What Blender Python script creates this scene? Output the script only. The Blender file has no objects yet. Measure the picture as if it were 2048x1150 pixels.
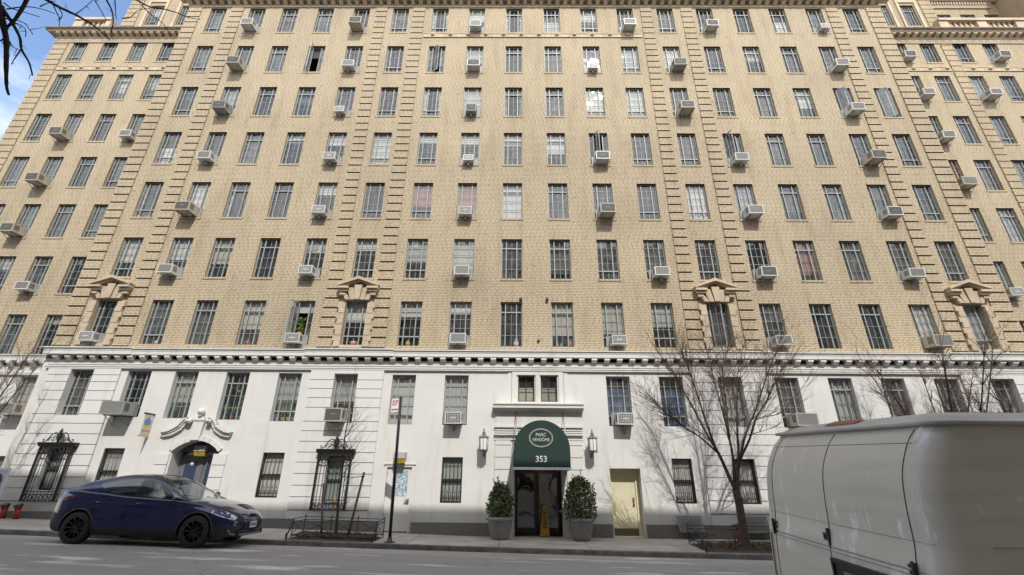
import bpy, bmesh, math, random
from mathutils import Vector, Matrix
R = math.radians
random.seed(11)
S = bpy.context.scene
COL = S.collection
PI = math.pi

# ------------------------------------------------------------------ helpers
class MB:
    """collects verts / faces, links ONE mesh object"""
    def __init__(s): s.v = []; s.f = []; s.m = []; s.sm = []; s.cur = 0
    def add(s, vs, fs, smooth=False):
        o = len(s.v); s.v += [tuple(p) for p in vs]
        for f in fs: s.f.append([i + o for i in f]); s.m.append(s.cur); s.sm.append(smooth)
        return s
    def box(s, x0, x1, y0, y1, z0, z1):
        if x0 > x1: x0, x1 = x1, x0
        if y0 > y1: y0, y1 = y1, y0
        if z0 > z1: z0, z1 = z1, z0
        v = [(x0,y0,z0),(x1,y0,z0),(x1,y1,z0),(x0,y1,z0),(x0,y0,z1),(x1,y0,z1),(x1,y1,z1),(x0,y1,z1)]
        return s.add(v, [(3,2,1,0),(4,5,6,7),(0,1,5,4),(1,2,6,5),(2,3,7,6),(3,0,4,7)])
    def quad(s, a, b, c, d): return s.add([a,b,c,d], [(0,1,2,3)])
    def tube(s, pts, rad, n=6, cap=True, smooth=True):
        pts = [Vector(p) for p in pts]
        if not hasattr(rad, '__len__'): rad = [rad]*len(pts)
        vs = []; up = None
        for i, p in enumerate(pts):
            d = (pts[min(i+1, len(pts)-1)] - pts[max(i-1, 0)])
            if d.length < 1e-9: d = Vector((0,0,1))
            d.normalize()
            if up is None:
                up = Vector((0,0,1)) if abs(d.z) < .9 else Vector((1,0,0))
            a = d.cross(up)
            if a.length < 1e-6: a = d.cross(Vector((0,1,0.01)))
            a.normalize(); b = a.cross(d); up = b
            for k in range(n):
                t = 2*PI*k/n; vs.append(p + (a*math.cos(t) + b*math.sin(t))*rad[i])
        fs = []
        for i in range(len(pts)-1):
            for k in range(n):
                k2 = (k+1) % n; fs.append((i*n+k, i*n+k2, (i+1)*n+k2, (i+1)*n+k))
        if cap: fs.append(tuple(range(n-1, -1, -1))); fs.append(tuple((len(pts)-1)*n+k for k in range(n)))
        return s.add(vs, fs, smooth)
    def lathe(s, prof, c=(0,0,0), n=24, smooth=True, ang=2*PI):
        vs = []; fs = []
        for r, z in prof:
            for k in range(n):
                t = ang*k/n; vs.append((c[0]+r*math.cos(t), c[1]+r*math.sin(t), c[2]+z))
        for i in range(len(prof)-1):
            for k in range(n):
                k2 = (k+1) % n; fs.append((i*n+k, i*n+k2, (i+1)*n+k2, (i+1)*n+k))
        fs.append(tuple(range(n-1,-1,-1))); fs.append(tuple((len(prof)-1)*n+k for k in range(n)))
        return s.add(vs, fs, smooth)
    def prism(s, poly, y0, y1):
        """polygon in x,z extruded along y"""
        n = len(poly); vs = [(x,y0,z) for x,z in poly] + [(x,y1,z) for x,z in poly]
        fs = [tuple(range(n)), tuple(range(2*n-1, n-1, -1))] + [(i, i+n, (i+1)%n+n, (i+1)%n) for i in range(n)]
        return s.add(vs, fs)
    def extr(s, prof, x0, x1):
        """profile in y,z extruded along x"""
        n = len(prof); vs = [(x0,y,z) for y,z in prof] + [(x1,y,z) for y,z in prof]
        fs = [tuple(range(n)), tuple(range(2*n-1, n-1, -1))] + [(i, i+n, (i+1)%n+n, (i+1)%n) for i in range(n)]
        return s.add(vs, fs)
    def mesh(s, name, mats):
        me = bpy.data.meshes.new(name); me.from_pydata(s.v, [], s.f)
        if not isinstance(mats, (list, tuple)): mats = [mats]
        for m in mats: me.materials.append(m)
        me.polygons.foreach_set('material_index', s.m); me.polygons.foreach_set('use_smooth', s.sm)
        bm = bmesh.new(); bm.from_mesh(me); bmesh.ops.recalc_face_normals(bm, faces=bm.faces); bm.to_mesh(me); bm.free()
        me.update(); return me
    def build(s, name, mats, parent=None):
        return put(name, s.mesh(name, mats), parent)

def smooth(pts, k=3):
    P = [Vector(p) for p in pts]; out = []
    for i in range(len(P)-1):
        p0, p1, p2, p3 = P[max(0,i-1)], P[i], P[i+1], P[min(len(P)-1,i+2)]
        for q in range(k):
            t = q/k; out.append(.5*((2*p1) + (p2-p0)*t + (2*p0-5*p1+4*p2-p3)*t*t + (3*p1-p0-3*p2+p3)*t**3))
    out.append(P[-1]); return out
def put(name, me, parent=None, loc=None, rotz=None):
    """local data: object sits at its parent's origin unless loc is given"""
    o = bpy.data.objects.new(name, me); COL.objects.link(o)
    if parent: o.parent = parent
    if loc: o.location = loc
    if rotz is not None: o.rotation_euler = (0,0,rotz)
    return o
def putw(name, mb, mats, parent):
    """world coordinate mesh under an Empty that may sit elsewhere"""
    o = mb.build(name, mats, parent)
    o.matrix_parent_inverse = Matrix.Translation(parent.location).inverted() if parent.rotation_euler.z == 0 else parent.matrix_basis.inverted()
    return o
def tag(o, label=None, cat=None, group=None, kind=None):
    if label: o['label'] = label
    if cat: o['category'] = cat
    if group: o['group'] = group
    if kind: o['kind'] = kind
    return o
def thing(name, loc, label, cat, group=None, rotz=0):
    o = bpy.data.objects.new(name, None); COL.objects.link(o); o.location = loc; o.rotation_euler = (0,0,rotz)
    o.empty_display_size = .2
    return tag(o, label, cat, group)

# ------------------------------------------------------------------ materials
def mat(name, color, rough=.7, metal=0, spec=.5, noise=0, nscale=3, bump=0, bscale=40, coat=0, detail=6):
    m = bpy.data.materials.new(name); m.use_nodes = True
    nt = m.node_tree; b = nt.nodes['Principled BSDF']
    b.inputs['Base Color'].default_value = (*color, 1); b.inputs['Roughness'].default_value = rough
    b.inputs['Metallic'].default_value = metal; b.inputs['Specular IOR Level'].default_value = spec
    if coat: b.inputs['Coat Weight'].default_value = coat; b.inputs['Coat Roughness'].default_value = .04
    tc = nt.nodes.new('ShaderNodeTexCoord')
    if noise:
        n = nt.nodes.new('ShaderNodeTexNoise'); n.inputs['Scale'].default_value = nscale; n.inputs['Detail'].default_value = detail
        nt.links.new(tc.outputs['Object'], n.inputs['Vector'])
        r = nt.nodes.new('ShaderNodeValToRGB')
        r.color_ramp.elements[0].position = .3; r.color_ramp.elements[1].position = .7
        r.color_ramp.elements[0].color = (*[c*(1-noise) for c in color], 1)
        r.color_ramp.elements[1].color = (*[min(1, c*(1+noise)) for c in color], 1)
        nt.links.new(n.outputs['Fac'], r.inputs['Fac']); nt.links.new(r.outputs['Color'], b.inputs['Base Color'])
    if bump:
        n2 = nt.nodes.new('ShaderNodeTexNoise'); n2.inputs['Scale'].default_value = bscale; n2.inputs['Detail'].default_value = 4
        nt.links.new(tc.outputs['Object'], n2.inputs['Vector'])
        bp = nt.nodes.new('ShaderNodeBump'); bp.inputs['Strength'].default_value = bump; bp.inputs['Distance'].default_value = .02
        nt.links.new(n2.outputs['Fac'], bp.inputs['Height']); nt.links.new(bp.outputs['Normal'], b.inputs['Normal'])
    return m
def nd(nt, t, **kw):
    n = nt.nodes.new(t)
    for k, v in kw.items():
        if k in n.inputs: n.inputs[k].default_value = v
        else: setattr(n, k, v)
    return n
def mixrgb(nt, fac, a, b, mode='MIX'):
    n = nt.nodes.new('ShaderNodeMix'); n.data_type = 'RGBA'; n.blend_type = mode
    for sock, v in ((n.inputs[0], fac), (n.inputs[6], a), (n.inputs[7], b)):
        if hasattr(v, 'links') or hasattr(v, 'is_linked'): nt.links.new(v, sock)
        elif isinstance(v, (tuple, list)): sock.default_value = (*v, 1) if len(v) == 3 else v
        else: sock.default_value = v
    return n.outputs[2]
def ramp(nt, fac, p0, p1, c0=(0,0,0), c1=(1,1,1)):
    r = nt.nodes.new('ShaderNodeValToRGB'); e = r.color_ramp.elements
    e[0].position = p0; e[1].position = p1; e[0].color = (*c0,1); e[1].color = (*c1,1)
    nt.links.new(fac, r.inputs['Fac']); return r.outputs['Color']
def wallvec(nt):
    """(x+y, z) brick coordinates in metres"""
    tc = nt.nodes.new('ShaderNodeTexCoord'); sp = nt.nodes.new('ShaderNodeSeparateXYZ'); nt.links.new(tc.outputs['Object'], sp.inputs[0])
    ad = nd(nt, 'ShaderNodeMath', operation='ADD'); nt.links.new(sp.outputs[0], ad.inputs[0]); nt.links.new(sp.outputs[1], ad.inputs[1])
    cb = nt.nodes.new('ShaderNodeCombineXYZ'); nt.links.new(ad.outputs[0], cb.inputs[0]); nt.links.new(sp.outputs[2], cb.inputs[1])
    return tc, cb
def brick_mat(name, c1, c2, mortar, stain=.13):
    m = bpy.data.materials.new(name); m.use_nodes = True; nt = m.node_tree; b = nt.nodes['Principled BSDF']
    tc, cb0 = wallvec(nt)
    # every course starts at its own point, so the head joints never line up into a lattice
    s0 = nd(nt, 'ShaderNodeSeparateXYZ'); nt.links.new(cb0.outputs[0], s0.inputs[0]); dv = nd(nt, 'ShaderNodeMath', operation='DIVIDE'); dv.inputs[1].default_value = .0679; nt.links.new(s0.outputs[1], dv.inputs[0])
    fl = nd(nt, 'ShaderNodeMath', operation='FLOOR'); nt.links.new(dv.outputs[0], fl.inputs[0]); wh = nd(nt, 'ShaderNodeTexWhiteNoise', noise_dimensions='1D'); nt.links.new(fl.outputs[0], wh.inputs['W'])
    of = nd(nt, 'ShaderNodeMath', operation='MULTIPLY_ADD'); nt.links.new(wh.outputs['Value'], of.inputs[0]); of.inputs[1].default_value = .2; nt.links.new(s0.outputs[0], of.inputs[2])
    cb = nd(nt, 'ShaderNodeCombineXYZ'); nt.links.new(of.outputs[0], cb.inputs[0]); nt.links.new(s0.outputs[1], cb.inputs[1])
    br = nd(nt, 'ShaderNodeTexBrick', Color1=(*c1,1), Color2=(*c2,1), Mortar=(*mortar,1))
    br.inputs['Scale'].default_value = 1; br.inputs['Brick Width'].default_value = .2; br.inputs['Row Height'].default_value = .0679
    br.inputs['Mortar Size'].default_value = .0095; br.inputs['Mortar Smooth'].default_value = .3; br.inputs['Bias'].default_value = -.1
    br.offset = .0; nt.links.new(cb.outputs[0], br.inputs['Vector'])
    # single odd bricks: ochre, pale and brown ones
    mp = nd(nt, 'ShaderNodeMapping'); mp.inputs['Scale'].default_value = (5, 14.7, 1); nt.links.new(cb.outputs[0], mp.inputs['Vector'])
    wn = nd(nt, 'ShaderNodeTexNoise', Scale=.9, Detail=1.0); nt.links.new(mp.outputs[0], wn.inputs['Vector'])
    och = ramp(nt, wn.outputs['Fac'], .62, .74)
    col = mixrgb(nt, och, br.outputs['Color'], (c1[0]*.90, c1[1]*.74, c1[2]*.52))
    pale = ramp(nt, wn.outputs['Fac'], .36, .28)
    col = mixrgb(nt, pale, col, (min(1,c1[0]*1.12), min(1,c1[1]*1.14), min(1,c1[2]*1.2)))
    keep = nd(nt, 'ShaderNodeMath', operation='SUBTRACT'); keep.inputs[0].default_value = 1; nt.links.new(br.outputs['Fac'], keep.inputs[1])
    col = mixrgb(nt, br.outputs['Fac'], col, mortar)
    # broad weathering
    n1 = nd(nt, 'ShaderNodeTexNoise', Scale=.22, Detail=5.0, Roughness=.6); nt.links.new(tc.outputs['Object'], n1.inputs['Vector'])
    col = mixrgb(nt, 1.0, col, ramp(nt, n1.outputs['Fac'], .3, .72, (1-stain,)*3, (1.08,1.07,1.05)), 'MULTIPLY')
    mp2 = nd(nt, 'ShaderNodeMapping'); mp2.inputs['Scale'].default_value = (2.2, 2.2, .35); nt.links.new(tc.outputs['Object'], mp2.inputs['Vector'])
    n2 = nd(nt, 'ShaderNodeTexNoise', Scale=1.0, Detail=6.0); nt.links.new(mp2.outputs[0], n2.inputs['Vector'])
    col = mixrgb(nt, 1.0, col, ramp(nt, n2.outputs['Fac'], .3, .52, (.88,.86,.835), (1,1,1)), 'MULTIPLY')
    nt.links.new(col, b.inputs['Base Color']); b.inputs['Roughness'].default_value = .85; b.inputs['Specular IOR Level'].default_value = .25
    bp = nd(nt, 'ShaderNodeBump'); bp.inputs['Strength'].default_value = .6; bp.inputs['Distance'].default_value = .008; nt.links.new(keep.outputs[0], bp.inputs['Height'])
    nt.links.new(bp.outputs['Normal'], b.inputs['Normal'])
    return m
def stucco_mat(name, color, joint=True):
    m = bpy.data.materials.new(name); m.use_nodes = True; nt = m.node_tree; b = nt.nodes['Principled BSDF']
    tc, cb = wallvec(nt)
    n1 = nd(nt, 'ShaderNodeTexNoise', Scale=.7, Detail=6.0, Roughness=.6); nt.links.new(tc.outputs['Object'], n1.inputs['Vector'])
    col = ramp(nt, n1.outputs['Fac'], .3, .7, tuple(c*.93 for c in color), color)
    mp = nd(nt, 'ShaderNodeMapping'); mp.inputs['Scale'].default_value = (3, 3, .4); nt.links.new(tc.outputs['Object'], mp.inputs['Vector'])
    n2 = nd(nt, 'ShaderNodeTexNoise', Scale=1.0, Detail=7.0); nt.links.new(mp.outputs[0], n2.inputs['Vector'])
    col = mixrgb(nt, 1.0, col, ramp(nt, n2.outputs['Fac'], .28, .46, (.88,.86,.82), (1,1,1)), 'MULTIPLY')
    if joint:
        br = nd(nt, 'ShaderNodeTexBrick', Color1=(1,1,1,1), Color2=(.97,.97,.965,1), Mortar=(.91,.90,.885,1))
        br.inputs['Scale'].default_value = 1; br.inputs['Brick Width'].default_value = 1.3; br.inputs['Row Height'].default_value = .45
        br.inputs['Mortar Size'].default_value = .006; nt.links.new(cb.outputs[0], br.inputs['Vector'])
        col = mixrgb(nt, 1.0, col, br.outputs['Color'], 'MULTIPLY')
    nt.links.new(col, b.inputs['Base Color']); b.inputs['Roughness'].default_value = .6; b.inputs['Specular IOR Level'].default_value = .3
    n3 = nd(nt, 'ShaderNodeTexNoise', Scale=25.0, Detail=4.0); nt.links.new(tc.outputs['Object'], n3.inputs['Vector'])
    bp = nd(nt, 'ShaderNodeBump'); bp.inputs['Strength'].default_value = .12; bp.inputs['Distance'].default_value = .01; nt.links.new(n3.outputs['Fac'], bp.inputs['Height'])
    nt.links.new(bp.outputs['Normal'], b.inputs['Normal'])
    return m
def glass_mat(name, dirt=.055, tint=(.95,.965,.965), refl=1.0, rough=.03, bow=.05):
    """window pane: see-through, mirror-like at the Fresnel rate, with a dusty film"""
    m = bpy.data.materials.new(name); m.use_nodes = True; nt = m.node_tree; nt.nodes.remove(nt.nodes['Principled BSDF'])
    out = nt.nodes['Material Output']
    tr = nd(nt, 'ShaderNodeBsdfTransparent'); tr.inputs[0].default_value = (*tint,1)
    gl = nd(nt, 'ShaderNodeBsdfGlossy'); gl.inputs['Roughness'].default_value = rough; gl.inputs['Color'].default_value = (.95,.97,1,1)
    df = nd(nt, 'ShaderNodeBsdfDiffuse'); df.inputs[0].default_value = (.55,.55,.53,1)
    tc = nd(nt, 'ShaderNodeTexCoord'); oi = nd(nt, 'ShaderNodeObjectInfo')
    ad = nd(nt, 'ShaderNodeVectorMath', operation='ADD'); nt.links.new(tc.outputs['Object'], ad.inputs[0]); nt.links.new(oi.outputs['Location'], ad.inputs[1])
    n0 = nd(nt, 'ShaderNodeTexNoise', Scale=1.3, Detail=1.0); nt.links.new(ad.outputs[0], n0.inputs['Vector'])
    bp = nd(nt, 'ShaderNodeBump'); bp.inputs['Strength'].default_value = bow; bp.inputs['Distance'].default_value = .3
    nt.links.new(n0.outputs['Fac'], bp.inputs['Height']); nt.links.new(bp.outputs[0], gl.inputs['Normal'])
    ge = nd(nt, 'ShaderNodeNewGeometry'); dt = nd(nt, 'ShaderNodeVectorMath', operation='DOT_PRODUCT'); nt.links.new(ge.outputs['Normal'], dt.inputs[0]); nt.links.new(ge.outputs['Incoming'], dt.inputs[1])
    ab = nd(nt, 'ShaderNodeMath', operation='ABSOLUTE'); nt.links.new(dt.outputs['Value'], ab.inputs[0]); su = nd(nt, 'ShaderNodeMath', operation='SUBTRACT'); su.inputs[0].default_value = 1; nt.links.new(ab.outputs[0], su.inputs[1])
    pw = nd(nt, 'ShaderNodeMath', operation='POWER'); pw.inputs[1].default_value = 5; nt.links.new(su.outputs[0], pw.inputs[0])
    mu = nd(nt, 'ShaderNodeMath', operation='MULTIPLY_ADD'); mu.inputs[1].default_value = min(.95, 1.6*refl); mu.inputs[2].default_value = .10*refl; mu.use_clamp = True; nt.links.new(pw.outputs[0], mu.inputs[0])   # both faces of the pane
    mp = nd(nt, 'ShaderNodeMapping'); mp.inputs['Scale'].default_value = (5, 5, 2.6); nt.links.new(ad.outputs[0], mp.inputs['Vector'])
    n1 = nd(nt, 'ShaderNodeTexNoise', Scale=1.0, Detail=6.0); nt.links.new(mp.outputs[0], n1.inputs['Vector'])
    mr = nd(nt, 'ShaderNodeMapRange'); mr.inputs[1].default_value = .35; mr.inputs[2].default_value = .75; mr.inputs[3].default_value = dirt*.35; mr.inputs[4].default_value = dirt*1.9
    nt.links.new(n1.outputs['Fac'], mr.inputs[0])
    m2 = nd(nt, 'ShaderNodeMath', operation='MULTIPLY'); nt.links.new(mr.outputs[0], m2.inputs[0])
    rr = nd(nt, 'ShaderNodeMapRange'); rr.inputs[3].default_value = .1; rr.inputs[4].default_value = 2.2; nt.links.new(oi.outputs['Random'], rr.inputs[0])
    nt.links.new(rr.outputs[0], m2.inputs[1])
    a = nd(nt, 'ShaderNodeMixShader'); nt.links.new(m2.outputs[0], a.inputs[0]); nt.links.new(tr.outputs[0], a.inputs[1]); nt.links.new(df.outputs[0], a.inputs[2])
    c = nd(nt, 'ShaderNodeMixShader'); nt.links.new(mu.outputs[0], c.inputs[0]); nt.links.new(a.outputs[0], c.inputs[1]); nt.links.new(gl.outputs[0], c.inputs[2])
    nt.links.new(c.outputs[0], out.inputs[0])
    return m
def cloth_mat(name, c, alpha_tr=.25):
    m = bpy.data.materials.new(name); m.use_nodes = True; nt = m.node_tree; nt.nodes.remove(nt.nodes['Principled BSDF'])
    d = nd(nt, 'ShaderNodeBsdfDiffuse'); t = nd(nt, 'ShaderNodeBsdfTranslucent'); oi = nd(nt, 'ShaderNodeObjectInfo')
    cc = ramp(nt, oi.outputs['Random'], 0, 1, tuple(q*.62 for q in c), (min(1,c[0]*1.08), min(1,c[1]*1.05), c[2])); nt.links.new(cc, d.inputs[0]); nt.links.new(cc, t.inputs[0])
    x = nd(nt, 'ShaderNodeMixShader'); x.inputs[0].default_value = alpha_tr
    nt.links.new(d.outputs[0], x.inputs[1]); nt.links.new(t.outputs[0], x.inputs[2]); nt.links.new(x.outputs[0], nt.nodes['Material Output'].inputs[0])
    return m

BRICK = brick_mat('tan_brick', (.465,.38,.258), (.345,.274,.178), (.18,.147,.10))
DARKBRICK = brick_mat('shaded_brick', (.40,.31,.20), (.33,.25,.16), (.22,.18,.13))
WHITE = stucco_mat('white_painted_stone', (.64,.628,.606))
WTRIM = stucco_mat('white_trim_paint', (.64,.628,.606), False)
TAN = mat('tan_limestone', (.46,.375,.27), .8, noise=.14, nscale=2.5, bump=.25, bscale=30)
CORN = mat('buff_terracotta', (.50,.41,.30), .8, noise=.15, nscale=1.2, bump=.2, bscale=20)
GRANITE = mat('grey_granite', (.15,.145,.135), .55, noise=.4, nscale=60, detail=3)
STEEL = mat('grey_window_steel', (.30,.32,.32), .5, noise=.12, nscale=8)
IRON = mat('black_wrought_iron', (.012,.012,.012), .45)
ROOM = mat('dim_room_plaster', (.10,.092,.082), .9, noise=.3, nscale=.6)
GLASS = glass_mat('window_glass')
DOORGLASS = glass_mat('door_glass', dirt=.04, tint=(.6,.62,.62), refl=1.6)
DARKMETAL = mat('dark_bronze_metal', (.045,.043,.042), .45)
SOFFIT = mat('dark_soffit', (.05,.045,.04), .8)
CVR = {'white': cloth_mat('white_shade', (.80,.80,.77)), 'cream': cloth_mat('cream_shade', (.62,.585,.50)), 'grey': cloth_mat('grey_sheer', (.13,.133,.133)),
       'brown': mat('red_brown_blind', (.28,.125,.085), .7), 'orange': mat('orange_curtain', (.42,.13,.04), .8), 'teal': cloth_mat('pale_teal_drape', (.30,.40,.40)),
       'blue': cloth_mat('blue_drape', (.13,.21,.40)), 'dark': mat('dark_shade', (.07,.07,.07), .8), 'blinds': cloth_mat('grey_slats', (.24,.24,.235))}

# ------------------------------------------------------------------ ground levels
def gz(x):
    x = max(-26, min(22, x)); return -.1 - .0175*x + .00035*x*x
CURB = 14.6; NEAR = 2.5
def roadz(x, y):
    d = min(CURB - y, y - NEAR); return gz(x) + .115*(1 - math.exp(-max(0,d)/1.0))
def zw(x): return .07 + max(0, -1 - max(x,-26))*.0258
def walkz(x, y):
    t = min(1, max(0, (y - CURB)/(17.3 - CURB))); return (gz(x)+.125)*(1-t) + zw(x)*t

# ------------------------------------------------------------------ camera, light, sky
cam = bpy.data.cameras.new('camera'); co = bpy.data.objects.new('camera', cam); COL.objects.link(co); S.camera = co
cam.sensor_width = 36; cam.lens = 930/2048*36; cam.clip_end = 5000; cam.clip_start = .05
def axes(p, r, y):
    cp, sp, cr, sr, cy, sy = math.cos(p), math.sin(p), math.cos(r), math.sin(r), math.cos(y), math.sin(y)
    f = Vector((0,cp,sp)); u = Vector((0,-sp,cp)); a = Vector((1,0,0))
    a, u = a*cr + u*sr, -a*sr + u*cr
    Z = Matrix.Rotation(y, 3, 'Z'); return Z@a, Z@u, Z@f
a, u, f = axes(R(23.107), R(.537), R(.535))
M = Matrix((a, u, -f)).transposed().to_4x4(); M.translation = (0,0,1.6); co.matrix_world = M

EL, AZ = R(47), R(12.5)
sd = Vector((math.sin(AZ)*math.cos(EL), -math.cos(AZ)*math.cos(EL), math.sin(EL)))   # towards the sun
sun = bpy.data.lights.new('sun', 'SUN'); sun.energy = 2.0; sun.angle = R(.45); sun.color = (1, .965, .90)
so = bpy.data.objects.new('sun', sun); COL.objects.link(so); so.rotation_euler = (-sd).to_track_quat('-Z', 'Y').to_euler()
W = bpy.data.worlds.new('World'); S.world = W; W.use_nodes = True; nt = W.node_tree
bg = nt.nodes['Background']; sky = nt.nodes.new('ShaderNodeTexSky'); sky.sky_type = 'NISHITA'; sky.sun_disc = False
sky.sun_elevation = EL; sky.sun_rotation = PI - AZ; sky.altitude = 0; sky.air_density = 1.0; sky.dust_density = 1.0; sky.ozone_density = 2.0
tc = nt.nodes.new('ShaderNodeTexCoord'); mp = nt.nodes.new('ShaderNodeMapping'); mp.inputs['Scale'].default_value = (1.5,1.5,4.5)
nt.links.new(tc.outputs['Generated'], mp.inputs[0])
cn = nd(nt, 'ShaderNodeTexNoise', Scale=1.6, Detail=7.0, Roughness=.6); nt.links.new(mp.outputs[0], cn.inputs['Vector'])
sy = nt.nodes.new('ShaderNodeSeparateXYZ'); nt.links.new(tc.outputs['Generated'], sy.inputs[0])     # unseen southern clouds added to brighten the shaded street; clear to the north
cs = nd(nt, 'ShaderNodeMath', operation='MULTIPLY_ADD'); nt.links.new(sy.outputs[1], cs.inputs[0]); cs.inputs[1].default_value = -.26; nt.links.new(cn.outputs['Fac'], cs.inputs[2])
cl = ramp(nt, cs.outputs[0], .33, .70)
sk = mixrgb(nt, cl, sky.outputs[0], (6.2,6.2,6.2))
nt.links.new(sk, bg.inputs[0]); bg.inputs[1].default_value = .15
S.view_settings.view_transform = 'Standard'; S.view_settings.look = 'None'; S.view_settings.gamma = 1; S.view_settings.exposure = 1.02
S.cycles.use_denoising = True; S.cycles.max_bounces = 8; S.cycles.transparent_max_bounces = 12
S.cycles.caustics_reflective = False; S.cycles.caustics_refractive = False
try:
    S.cycles.denoiser = 'OPENIMAGEDENOISE'; S.cycles.denoising_input_passes = 'RGB_ALBEDO_NORMAL'
except Exception: pass

# ------------------------------------------------------------------ the building
D = 17.3; DW = 19.15; H0 = 6.53; FH = 2.851; WW = .865; WH = 1.83
CX = {0:-16.29,1:-14.15,2:-12.36,3:-10.42,4:-8.45,5:-6.32,6:-4.16,7:-2.19,8:-.18,9:1.83,10:3.81,11:5.78,12:7.94,13:10.06,14:12.04,15:13.98,16:15.95,17:17.95}
WL = [-25.35,-23.6,-21.88,-20.15]; WR = [21.75,23.4,25.25,26.95]
B = thing('apartment_building', (.82, D, 0), 'long tan brick apartment block over white painted two-storey base', 'building')
def bput(name, mb, mats): return putw(name, mb, mats, B)

def wall(mb, x0, x1, z0, z1, y, ops, rev=.2, base=None):
    """sheet at y with openings (xa,xb,za,zb) and their jambs going back rev"""
    xs = sorted(set([x0,x1] + [q for o in ops for q in o[:2] if x0 < q < x1])); zs = sorted(set([z0,z1] + [q for o in ops for q in o[2:4] if z0 < q < z1]))
    for i in range(len(xs)-1):
        for k in range(len(zs)-1):
            cx, cz = (xs[i]+xs[i+1])/2, (zs[k]+zs[k+1])/2
            if any(o[0] < cx < o[1] and o[2] < cz < o[3] for o in ops): continue
            mb.quad((xs[i],y,zs[k]),(xs[i+1],y,zs[k]),(xs[i+1],y,zs[k+1]),(xs[i],y,zs[k+1]))
    for o in ops:
        r = o[4] if len(o) > 4 else rev; xa, xb, za, zb = o[:4]
        mb.quad((xa,y,za),(xa,y+r,za),(xa,y+r,zb),(xa,y,zb)); mb.quad((xb,y,za),(xb,y,zb),(xb,y+r,zb),(xb,y+r,za))
        mb.quad((xa,y,zb),(xa,y+r,zb),(xb,y+r,zb),(xb,y,zb)); mb.quad((xa,y,za),(xb,y,za),(xb,y+r,za),(xa,y+r,za))

def op(c, z): return (c-WW/2, c+WW/2, z, z+WH)
main_ops = [op(CX[c], H0+FH*j) for c in CX for j in range(7)]
mb = MB(); wall(mb, -17.95, 19.6, 6.30, 27.2, D, main_ops)
mb.quad((-17.95,D,6.38),(-17.95,D+6,6.38),(-17.95,D+6,33),(-17.95,D,33)); mb.quad((19.6,D,6.38),(19.6,D+6,6.38),(19.6,D+6,33),(19.6,D,33))
# soldier-course sills under every window
for c in CX:
    for j in range(1,7): mb.box(CX[c]-WW/2-.05, CX[c]+WW/2+.05, D-.022, D+.1, H0+FH*j-.1, H0+FH*j-.004)
bput('brick_wall', mb, BRICK)
mb = MB()
lops = [op(x, H0+FH*j) for x in WL for j in range(7)]; rops = [op(x, H0+FH*j) for x in WR for j in range(7)]
for xs_ in (WL, WR):
    mb = MB()
    if xs_ is WL: wall(mb, -26.9, -17.95, 6.55, 25.9, DW, lops); mb.quad((-26.9,DW,-1),(-26.9,DW+12,-1),(-26.9,DW+12,25.9),(-26.9,DW,25.9))
    else: wall(mb, 19.6, 34, 6.55, 25.9, DW, rops)
    for x in xs_:
        for j in range(1,7): mb.box(x-WW/2-.05, x+WW/2+.05, DW-.022, DW+.1, H0+FH*j-.1, H0+FH*j-.004)
    bput('recessed_brick_wall', mb, BRICK)

# rusticated brick strips (bands with a shadow joint between them)
def strip(xa, xb, y, z0, z1):
    m = MB(); z = z0; p = FH/7
    while z < z1-.05:
        m.box(xa, xb, y-.055, y+.01, z+.03, min(z+p-.035, z1)); z += p
    m.cur = 1
    return m
for xa, xb, y, z0, z1 in ((-17.9,-17.2,D,6.42,25.45),(-15.55,-14.92,D,6.42,25.45),(-7.66,-7.08,D,6.42,25.45),(-5.65,-5.02,D,6.42,25.45),
        (6.62,7.21,D,6.42,25.45),(8.8,9.4,D,6.42,25.45),(16.6,17.2,D,6.42,25.45),(18.75,19.55,D,6.42,25.45),
        (-26.88,-26.05,DW,6.6,25.0),(24.15,24.78,DW,6.6,25.0)):
    bput('rusticated_strip', strip(xa, xb, y, z0, z1), BRICK)

# floors, roofs and inner walls behind the glass
mb = MB()
for x0, x1, y in ((-17.9,19.55,D+.3),(-26.8,-17.96,DW+.3),(19.65,33.9,DW+.3)):
    top = 27 if y < 18 else 25.8
    for j in range(-2,8):
        z = H0+FH*j-.75
        if z < top: mb.box(x0, x1, y, y+3, z-.3, z)
    mb.box(x0, x1, y+3.0, y+3.2, -.4, top)
    mb.box(x0, x1, y-.08, y+3.2, top-.4, top-.1)
allx = sorted(CX.values())
for i in range(0, len(allx)-1):
    if i % 2: continue
    xm = (allx[i]+allx[i+1])/2; mb.box(xm-.06, xm+.06, D+.28, D+3.2, 6.4, 26)
bput('interior', mb, ROOM)

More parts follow.
